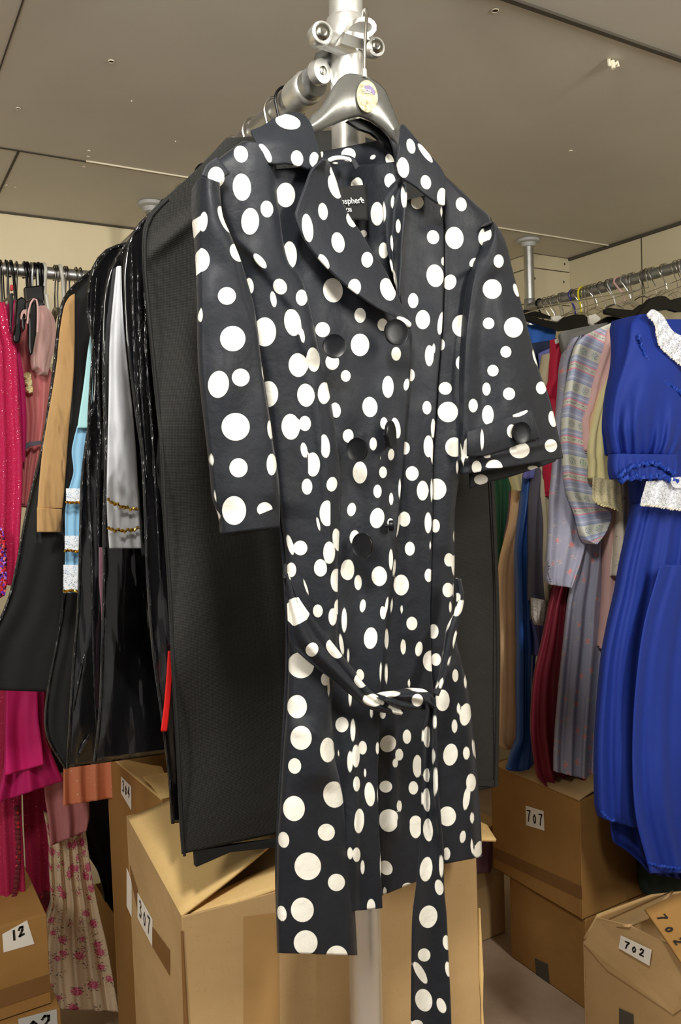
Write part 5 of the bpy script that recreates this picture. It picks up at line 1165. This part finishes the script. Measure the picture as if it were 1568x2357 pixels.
strip_g('sequin_dress', 'hot pink glittering dress at the frame edge on the back rail', 'dress', [(-60, 690), (-62, 900), (-64, 1100), (-66, 1330)], [(12, 696), (18, 725), (26, 765), (38, 800), (42, 860), (46, 940), (52, 1040), (52, 1120), (48, 1200), (42, 1290), (34, 1350)], 2.16, M['hot_pink_sequin'], 3, .010, .3, grow=.3)
strip_g('sequin_bodice', 'red and purple sequinned panel at the frame edge below the glitter dress', 'dress', [(-40, 1215), (-40, 1290), (-40, 1400)], [(6, 1215), (15, 1260), (16, 1340), (12, 1370)], 2.12, M['multi_sequin'], 2, .006, .05)
strip_g('cotton_dress', 'bright magenta garment edge beside the glitter dress', 'dress', [(24, 690), (24, 750), (36, 850), (42, 950), (48, 1040), (50, 1070)], [(38, 692), (40, 725), (38, 770), (54, 860), (61, 960), (58, 1060)], 2.19, M['magenta'], 1.5, .006, .2)
dr = strip_g('rose_satin_dress', 'dusty rose satin dress with small white blossoms on the back rail', 'dress', [(58, 745), (44, 790), (40, 840), (46, 900), (58, 960), (56, 1040), (52, 1110), (50, 1160)], [(70, 745), (80, 800), (112, 840), (122, 880), (114, 950), (100, 1030), (86, 1090), (70, 1170)], 2.24, M['dusty_rose'], 2.5, .010, .25)
for px, py in ((64, 866), (66, 880), (68, 896), (44, 868), (46, 884)):
    c = V(onY(px, py, 2.215)); b = MB()
    for k in range(5):
        a = k * 1.256; b.tube([c, c + Vector((.008 * math.cos(a), -.002, .010 * math.sin(a)))], [.004, .006], 8)
    b.build('blossom', M['cream'], dr, smooth=True)
strip_g('pale_rose_top', 'pale rose folded top beside the tan sleeve bag', 'top', [(92, 703), (88, 735), (84, 765), (78, 800), (77, 825), (80, 842)], [(105, 703), (124, 730), (130, 770), (126, 800), (118, 830), (110, 862)], 2.18, M['pale_rose'], 1.5, .008, .25, grow=.4)
sheet('ribbon_belt', [(50, 1034), (60, 1020), (78, 1016), (95, 1014)], [(54, 1044), (66, 1030), (82, 1025), (96, 1022)], 2.20, M['slate'], dr, 3)
# lower row
strip_g('red_skirt', 'deep pink glitter skirt with a beaded scalloped edge at the frame edge', 'skirt', [(-60, 1500), (-60, 1700), (-60, 1900), (-60, 2130)], [(50, 1500), (50, 1700), (50, 1860), (56, 1990), (62, 2110)], 2.06, M['deep_pink_sequin'], 3, .008, .1)
rs_ = COL.objects[-1].parent if False else [o for o in COL.objects if o.name.startswith('red_skirt')][-1]
for i, (x, y) in enumerate(cr([(38, 1860), (42, 1950), (40, 2010), (30, 2080), (20, 2140)], 26)):
    b = MB(); c = V(onY(x, y, 2.045)); b.lathe(Matrix.Translation(c) @ Matrix.Rotation(1.57, 4, 'X'), [(.001, -.004), (.006, -.002), (.0068, .001), (.004, .004)], 10); b.build('bead', M['red_sequin'], rs_, smooth=True)
strip_g('sequin_skirt', 'crimson glitter skirt ending in dark sequin rows beside the rose print dress', 'skirt', [(50, 1500), (50, 1700), (54, 1860), (60, 2000), (62, 2060)], [(118, 1500), (118, 1700), (118, 1860), (120, 2000), (122, 2055)], 2.16, M['deep_pink_sequin'], 2, .006, .08)
sq = [o for o in COL.objects if o.name.startswith('sequin_skirt')][-1]
sheet('sequin_band', [(58, 2058), (60, 2085), (66, 2116)], [(122, 2054), (122, 2085), (122, 2118)], 2.15, M['red_sequin'], sq, 5, folds(2, .005), thick=.05)
ch = strip_g('chiffon_skirt', 'magenta chiffon skirt flaring out below the black bag', 'skirt', [(14, 1560), (12, 1640), (12, 1720), (8, 1790), (-10, 1850)], [(102, 1560), (102, 1640), (106, 1700), (126, 1750), (146, 1797)], 1.97, M['chiffon'], 2, .012, .10, grow=.7)
sheet('upper_layer', [(16, 1580), (14, 1660), (13, 1740), (12, 1785)], [(86, 1580), (88, 1650), (96, 1710), (100, 1760)], 1.945, M['magenta'], ch, 5, folds(1, .012, .2), solid=.002)
strip_g('coral_skirt', 'coral glitter skirt hem below the shiny vinyl bags', 'skirt', [(148, 1690), (146, 1770), (146, 1855)], [(266, 1690), (265, 1760), (264, 1836)], 1.93, M['coral'], 3, .008, .06)
strip_g('pink_chiffon_skirt', 'dusty pink chiffon panel above the rose print dress', 'skirt', [(100, 1800), (104, 1840), (112, 1890), (115, 1948)], [(206, 1790), (205, 1840), (206, 1880), (200, 1912)], 2.05, M['dusty_chiffon'], 2, .010, .06)
rp = strip_g('rose_print_dress', 'cream cotton dress printed with pink roses hanging near the floor', 'dress', [(104, 1880), (114, 1945), (116, 2010), (118, 2080), (108, 2120), (100, 2180), (98, 2250), (98, 2322)], [(192, 1880), (200, 1930), (212, 2018), (224, 2080), (234, 2125), (246, 2175), (256, 2230), (273, 2330)], 2.12, M['rose_print'], 4, .016, .12, grow=.6, step=5)
strip_g('gap_darkening_hem', 'dark garment hem widened to darken the gap between the rose print dress and the cartons', 'garment', [(70, 1500), (100, 1830), (150, 1900), (222, 2000), (240, 2060), (244, 2110)], [(266, 1600), (266, 1830), (266, 1920), (266, 2000), (262, 2050), (258, 2110)], 2.4, M['black_cloth'], 2, .006, .06)  # black sheet widened to darken the gap where pale wall showed through
# ------------------------------------------------------------ cartons
TH = .004
def carton(name, label, org, ang, w, d, z0, z1, mat, top=True):
    """org = corner, w along local x, d along local y"""
    root = empty(name, (org[0], org[1], z0), label, 'carton')
    Mx = Matrix.Translation((org[0], org[1], 0)) @ Matrix.Rotation(math.radians(ang), 4, 'Z')
    b = MB()
    b.box((0, 0, z0), (w, d, z0 + TH), Mx)
    for a, c in (((0, 0), (w, TH)), ((0, d - TH), (w, d)), ((0, TH), (TH, d - TH)), ((w - TH, TH), (w, d - TH))):
        b.box((a[0], a[1], z0), (c[0], c[1], z1), Mx)
    b.build('body', mat, root, bevel=.0015)
    root['_m'] = 0; del root['_m']
    return root, Mx
def panel(root, name, pts, mat, th=TH, push=(0, 0, -1), nseg=0):
    b = MB(); b.prism(pts, Vector(push) * th); return b.build(name, mat, root, bevel=.0008)
def curved(root, name, A, B, Cc, D, mat, sag=.02, n=16, m=6, th=.0045):
    """bent flap between hinge A-D and free edge B-C"""
    A, B, Cc, D = map(Vector, (A, B, Cc, D)); vs = []; fs = []
    for i in range(m + 1):
        for j in range(n + 1):
            u = i / m; v = j / n
            p = (A.lerp(D, v)).lerp(B.lerp(Cc, v), u); p.z -= sag * math.sin(math.pi * u * .9) ; vs.append(p)
    for i in range(m):
        for j in range(n): a = i * (n + 1) + j; fs.append((a, a + 1, a + n + 2, a + n + 1))
    o = link(name, mesh_from(vs, fs), mat, root, True); s = o.modifiers.new('s', 'SOLIDIFY'); s.thickness = th; s.offset = 0
    return o
def patch(root, name, P0, ex, ey, nrm, mat, digits=None, w=.004, inset=(.15, .2, .7, .55), th=.0006):
    P0 = Vector(P0); ex = Vector(ex); ey = Vector(ey); nr = Vector(nrm).normalized()
    b = MB(); b.prism([P0 + nr * .0006, P0 + ex + nr * .0006, P0 + ex + ey + nr * .0006, P0 + ey + nr * .0006], nr * th)
    o = b.build(name, mat, root)
    if digits:
        strokes('handwritten_number', word(digits), P0 + ex * inset[0] + ey * inset[1], ex * inset[2], ey * inset[3], w, M['ink'], None, nr, .0006 + th + .0002)
        s = COL.objects[-1] if False else bpy.data.objects[[o_.name for o_ in bpy.data.objects if o_.name.startswith('handwritten_number')][-1]]
    return o
def on_parent(o, parent):
    o.parent = parent; o.matrix_parent_inverse = Matrix.Translation(-parent.location)
def label_patch(root, name, quad, mat, nrm, digits=None, w=.004, ins=(.12, .2, .76, .55)):
    """quad: world points TL, TR, BR, BL"""
    TL, TR, BR, BL = map(V, quad); nr = Vector(nrm).normalized()
    b = MB(); b.prism([p + nr * .0006 for p in (TL, TR, BR, BL)], nr * .0006); o = b.build(name, mat, root)
    if digits:
        ex = TR - TL; ey = BL - TL
        bb = MB()
        P0 = TL + ex * ins[0] + ey * ins[1] + nr * .0013; ex = ex * ins[2]; ey = ey * ins[3]
        for pl in word(digits):
            pts = [P0 + ex * x + ey * y for x, y in pl]
            for p, q in zip(pts[:-1], pts[1:]):
                t = (q - p).normalized(); s_ = t.cross(nr) * (w / 2); e = t * (w * .35)
                bb.prism([p - e - s_, q + e - s_, q + e + s_, p - e + s_], nr * .0003)
        s = bb.build('handwritten_number', M['ink']); on_parent(s, o)
    return o

# -- the large carton under the coat (307)
bt = .836
bx, mx = carton('open_carton', 'large open carton marked 307 right behind the pole under the coat', (.365, 1.10), -5, .50, .40, 0, bt, M['card'])
L = lambda x, y, z: mx @ Vector((x, y, z))
# side flap lifted over the top
curved(bx, 'flap', L(0, .385, bt), onY(452, 1808, 1.47), onY(655, 1915, 1.13), L(0, .002, bt), M['card_pale'], .004)
curved(bx, 'flap', onY(636, 2096, 1.078) if False else L(.012, 0.001, bt - .006), onY(428, 2093, 1.145), onY(690, 1968, 1.15), L(.30, .001, bt + .012), M['card_pale'], -.006)
curved(bx, 'flap', L(.5, .02, bt - .01), onY(1142, 1935, 1.16), onY(1120, 1900, 1.36), L(.5, .38, bt - .01), M['card_pale'], .0)
nr = mx.to_3x3() @ Vector((-1, 0, 0))
def onplane(px, py, P, n):
    d = V(ray(px, py)); o = Vector((0, 0, CAM_H)); t = (P - o).dot(n) / d.dot(n); return o + d * t
pp = L(0, 0, 0)
LP = lambda x, y: onplane(x, y, pp, nr)
label_patch(bx, 'number_label', [LP(318, 2055), LP(352, 2117), LP(352, 2178), LP(318, 2112)], M['paper'], nr, '307', .0042, (.15, .12, .72, .62))
label_patch(bx, 'tape_strip', [LP(352, 2133), LP(392, 2187), LP(392, 2245), LP(352, 2178)], M['tape'], nr)
label_patch(bx, 'tape_strip', [LP(300, 1992), LP(318, 2048), LP(318, 2095), LP(304, 2030)], M['tape'], nr)
label_patch(bx, 'white_strip', [LP(293, 1998), LP(304, 2030), LP(304, 2110), LP(293, 2085)], M['paper'], nr)
nf = mx.to_3x3() @ Vector((0, -1, 0)); FP = lambda x, y: onplane(x, y, L(0, 0, 0), nf)
label_patch(bx, 'tape_strip', [FP(560, 2110), FP(640, 2100), FP(643, 2420), FP(562, 2420)], M['tape_b'] if 'tape_b' in M else M['card_dark'], nf)
b = MB(); b.tube([L(-.001, -.001, z) for z in np.linspace(0, bt - .02, 12)], [.003 + .0012 * math.sin(i * 2.2) for i in range(12)], 8); b.build('torn_edge', M['tape'], bx, smooth=True)
b = MB(); b.tube([L(.502, -.001, z) for z in np.linspace(0.1, bt - .12, 12)], [.003 + .0015 * math.sin(i * 2.2) for i in range(12)], 8); b.build('torn_edge', M['card_pale'], bx, smooth=True)

# -- carton behind it (304)
b2x, m2 = carton('open_carton', 'open carton with a white label behind the 307 carton', (.50, 1.60), 3, .42, .36, 0, .81, M['card_dark'])
L2 = lambda x, y, z: m2 @ Vector((x, y, z)); n2 = m2.to_3x3() @ Vector((-1, 0, 0)); P2 = lambda x, y: onplane(x, y, L2(0, 0, 0), n2)
label_patch(b2x, 'number_label', [P2(280, 1787), P2(303, 1810), P2(303, 1864), P2(280, 1826)], M['paper'], n2, '304', .004, (.15, .15, .7, .6))
curved(b2x, 'flap', L2(0, .34, .81), onY(372, 1765, 1.9), onY(400, 1830, 1.62), L2(0, .0, .81), M['card_pale'], .004)
curved(b2x, 'flap', L2(.0, .001, .81), onY(330, 1790, 1.72), onY(430, 1775, 1.72), L2(.4, .001, .81), M['card_pale'], -.004)
# -- low box in the gap at the left of them
b3x, m3 = carton('carton', 'dim carton low in the gap beside the rose print dress', (.565, 2.22), 0, .24, .3, 0, .23, M['card_dark'])

# -- cartons with the label 12
def simple(label, x0, x1, y0, y1, z0, z1, mat, lid=True, name='carton'):
    root, m = carton(name, label, (x0, y0), 0, x1 - x0, y1 - y0, z0, z1, mat)
    if lid:
        b = MB(); b.box((x0 + .002, y0 + .002, z1 - .002), (x1 - .002, (y0 + y1) / 2 - .001, z1 + .003)); b.build('flap', mat, root, bevel=.001)
        b = MB(); b.box((x0 + .002, (y0 + y1) / 2 + .001, z1 - .002), (x1 - .002, y1 - .002, z1 + .003)); b.build('flap', mat, root, bevel=.001)
    return root
tz = float(onY(60, 2118, 1.92)[2]); mz = float(onY(60, 2330, 1.92)[2])
c1 = simple('carton with a white label marked 12 under the pink skirts', -.25, float(onY(112, 2200, 1.92)[0]), 1.92, 2.30, mz, tz, M['card_dark'])
label_patch(c1, 'number_label', [onY(5, 2150, 1.92), onY(62, 2118, 1.92), onY(79, 2172, 1.92), onY(8, 2192, 1.92)], M['paper'], (0, -1, 0), '12', .005, (.35, .15, .5, .5))
b = MB(); b.box((-.25, 1.9185, mz + .03), (float(onY(112, 2200, 1.92)[0]), 1.9195, mz + .07)); b.build('tape_strip', M['tape'], c1)
c2 = simple('lowest carton at the frame corner with a dark strip and white label', -.25, float(onY(140, 2340, 1.90)[0]), 1.90, 2.30, 0, mz - .004, M['card_dark'])
label_patch(c2, 'number_label', [onY(42, 2345, 1.90), onY(130, 2322, 1.90), onY(134, 2380, 1.90), onY(44, 2400, 1.90)], M['grey_plastic'], (0, -1, 0), '02', .006, (.25, .15, .6, .5))

# -- the stack at the right: 707 on top of a plain carton
X7 = 1.60
def PX(x, y): return onX(x, y, X7)
near = onX(1341, 2118, X7); far = onX(1136, 2000, X7); topn = onX(1343, 1848, X7)
y0 = float(near[1]); y1 = float(far[1]); z0 = float(near[2]); z1 = float(topn[2])
c7 = simple('carton marked 707 on top of a plain one, dresses touching its lid', X7, X7 + .46, y0, y1, z0, z1, M['card_dark'], True, 'numbered_carton')
label_patch(c7, 'number_label', [PX(1211, 1854), PX(1252, 1867), PX(1254, 1912), PX(1212, 1899)], M['paper'], (-1, 0, 0), '707', .0042, (.08, .2, .84, .55))
label_patch(c7, 'tape_strip', [PX(1136, 1950), PX(1340, 2040), PX(1341, 2070), PX(1136, 1974)], M['tape'], (-1, 0, 0))
curved(c7, 'flap', (X7, y1 - .02, z1), (X7 + .16, y1 - .04, z1 + .02), (X7 + .15, y0 + .01, z1 + .022), (X7 - .003, y0, z1 + .003), M['card'], -.004)
c8 = simple('plain carton on the floor below the 707 carton', X7 + .01, X7 + .46, y0 - .0, y1 - .06, 0, z0 - .005, M['card_dark'])
label_patch(c8, 'dark_patch', [onX(1232, 2205, X7 + .01), onX(1262, 2219, X7 + .01), onX(1267, 2274, X7 + .01), onX(1236, 2256, X7 + .01)], M['tape_dark'], (-1, 0, 0))
# tall carton in the back corner, facing the viewer
yb = 1.93
xa = float(onY(1070, 2100, yb)[0]); xb = float(onY(1163, 2100, yb)[0])
c9 = simple('pale tall carton standing in the corner behind the 307 carton', xa - .15, xb, yb, yb + .35, 0, float(onY(1130, 1905, yb)[2]), M['card'])
label_patch(c9, 'dark_patch', [onY(1096, 2182, yb), onY(1124, 2163, yb), onY(1125, 2215, yb), onY(1096, 2234, yb)], M['tape_dark'], (0, -1, 0))
# clear packet resting on it
pk = empty('plastic_packet', V(onY(1112, 1990, yb - .02)), 'clear plastic packet with pinkish contents leaning on the pale corner carton', 'packet')
sheet('contents', [(1092, 1925), (1094, 1975), (1096, 2010)], [(1134, 1925), (1134, 1970), (1130, 2008)], yb - .018, M['mauve'], pk, 4, wrinkle(.004, 3, 71), thick=.012)
sheet('wrapper', [(1086, 1920), (1088, 1990), (1094, 2050)], [(1140, 1920), (1138, 1985), (1136, 2032)], yb - .028, M['clear'], pk, 4, wrinkle(.004, 3, 72), solid=0)

# -- carton 702 in the near corner
X2 = 1.42
fz = onX(1342, 2165, X2); yF = float(fz[1]); zT = float(fz[2])
c702, mm = carton('numbered_carton', 'open carton marked 702 in the near corner with its flaps sticking up', (X2, yF - .55), 0, .42, .55, 0, zT, M['card'])
PQ = lambda x, y, X=X2: onX(x, y, X)
label_patch(c702, 'number_label', [PQ(1431, 2153 - 8, X2 - .02), PQ(1501, 2189 - 8, X2 - .02), PQ(1496, 2222 - 6, X2 - .02), PQ(1426, 2184 - 8, X2 - .02)], M['paper'], (-1, 0, 0), '702', .0042, (.14, .2, .7, .55)) if False else None
# near side flap folded down along the outside, label on it
FA = [onX(1342, 2167, X2 - .001), onX(1372, 2118, X2 + .03)]
fl1 = panel(c702, 'flap', [onX(1343, 2172, X2 - .006), onX(1374, 2112, X2 + .004), onX(1449, 2130, X2 + .004), onX(1600, 2205, X2 + .004), onX(1600, 2300, X2 - .006), onX(1550, 2336, X2 - .006), onX(1398, 2234, X2 - .006)], M['card_pale'] if False else M['card'], .004, (1, 0, 0))
label_patch(c702, 'number_label', [onX(1430, 2153, X2 - .007), onX(1501, 2186, X2 - .007), onX(1496, 2223, X2 - .007), onX(1425, 2182, X2 - .007)], M['paper'], (-1, 0, 0), '702', .0036, (.18, .25, .62, .5))
curved(c702, 'flap', (X2 + .0, yF, zT + .0), V(onY(1376, 2105, yF - .02)), V(onY(1500, 2060, yF - .02)), (X2 + .42, yF, zT), M['card'], .0)
curved(c702, 'flap', (X2 + .02, yF - .01, zT + .03), V(onY(1448, 2132, yF - .14)), V(onY(1492, 2115, yF - .12)), (X2 + .3, yF - .02, zT + .04), M['card'], .0)
f3 = curved(c702, 'flap', V(onY(1484, 2093, yF - .17)), V(onY(1568, 2215, yF - .30)), V(onY(1640, 2190, yF - .30)), V(onY(1580, 2050, yF - .17)), M['card_dark'], 0)
F0 = V(onY(1484, 2093, yF - .17)); F1 = V(onY(1568, 2215, yF - .30)); F2 = V(onY(1580, 2050, yF - .17)); nn = (F1 - F0).cross(F2 - F0).normalized()
if nn.dot(F0 - Vector((0, 0, CAM_H))) > 0: nn = -nn
A0, A1, A3 = [onplane(x, y, F0 + nn * .004, nn) for x, y in [(1511, 2110), (1530, 2103), (1558, 2176)]]
bb = MB(); ex = A3 - A0; ey = A0 - A1; P0 = A1
for pl in word('702', .25):
    pts = [P0 + ex * x + ey * y for x, y in pl]
    for p, q in zip(pts[:-1], pts[1:]):
        t = (q - p).normalized(); s_ = t.cross(nn) * .0019; bb.prism([p - s_, q - s_, q + s_, p + s_], nn * .0004)
s = bb.build('handwritten_number', M['ink']); on_parent(s, f3)
label_patch(c702, 'dark_patch', [onX(1426, 2320, X2 - .001), onX(1459, 2335, X2 - .001), onX(1461, 2390, X2 - .001), onX(1426, 2375, X2 - .001)], M['tape_dark'], (-1, 0, 0))
o = sheet('pink_hem', [(1540, 2072), (1545, 2100)], [(1600, 2072), (1600, 2104)], 1.25, M['pink'], None, 5, None, thick=.02); tag(o, 'pink cloth corner at the frame edge above the 702 flap', 'garment')
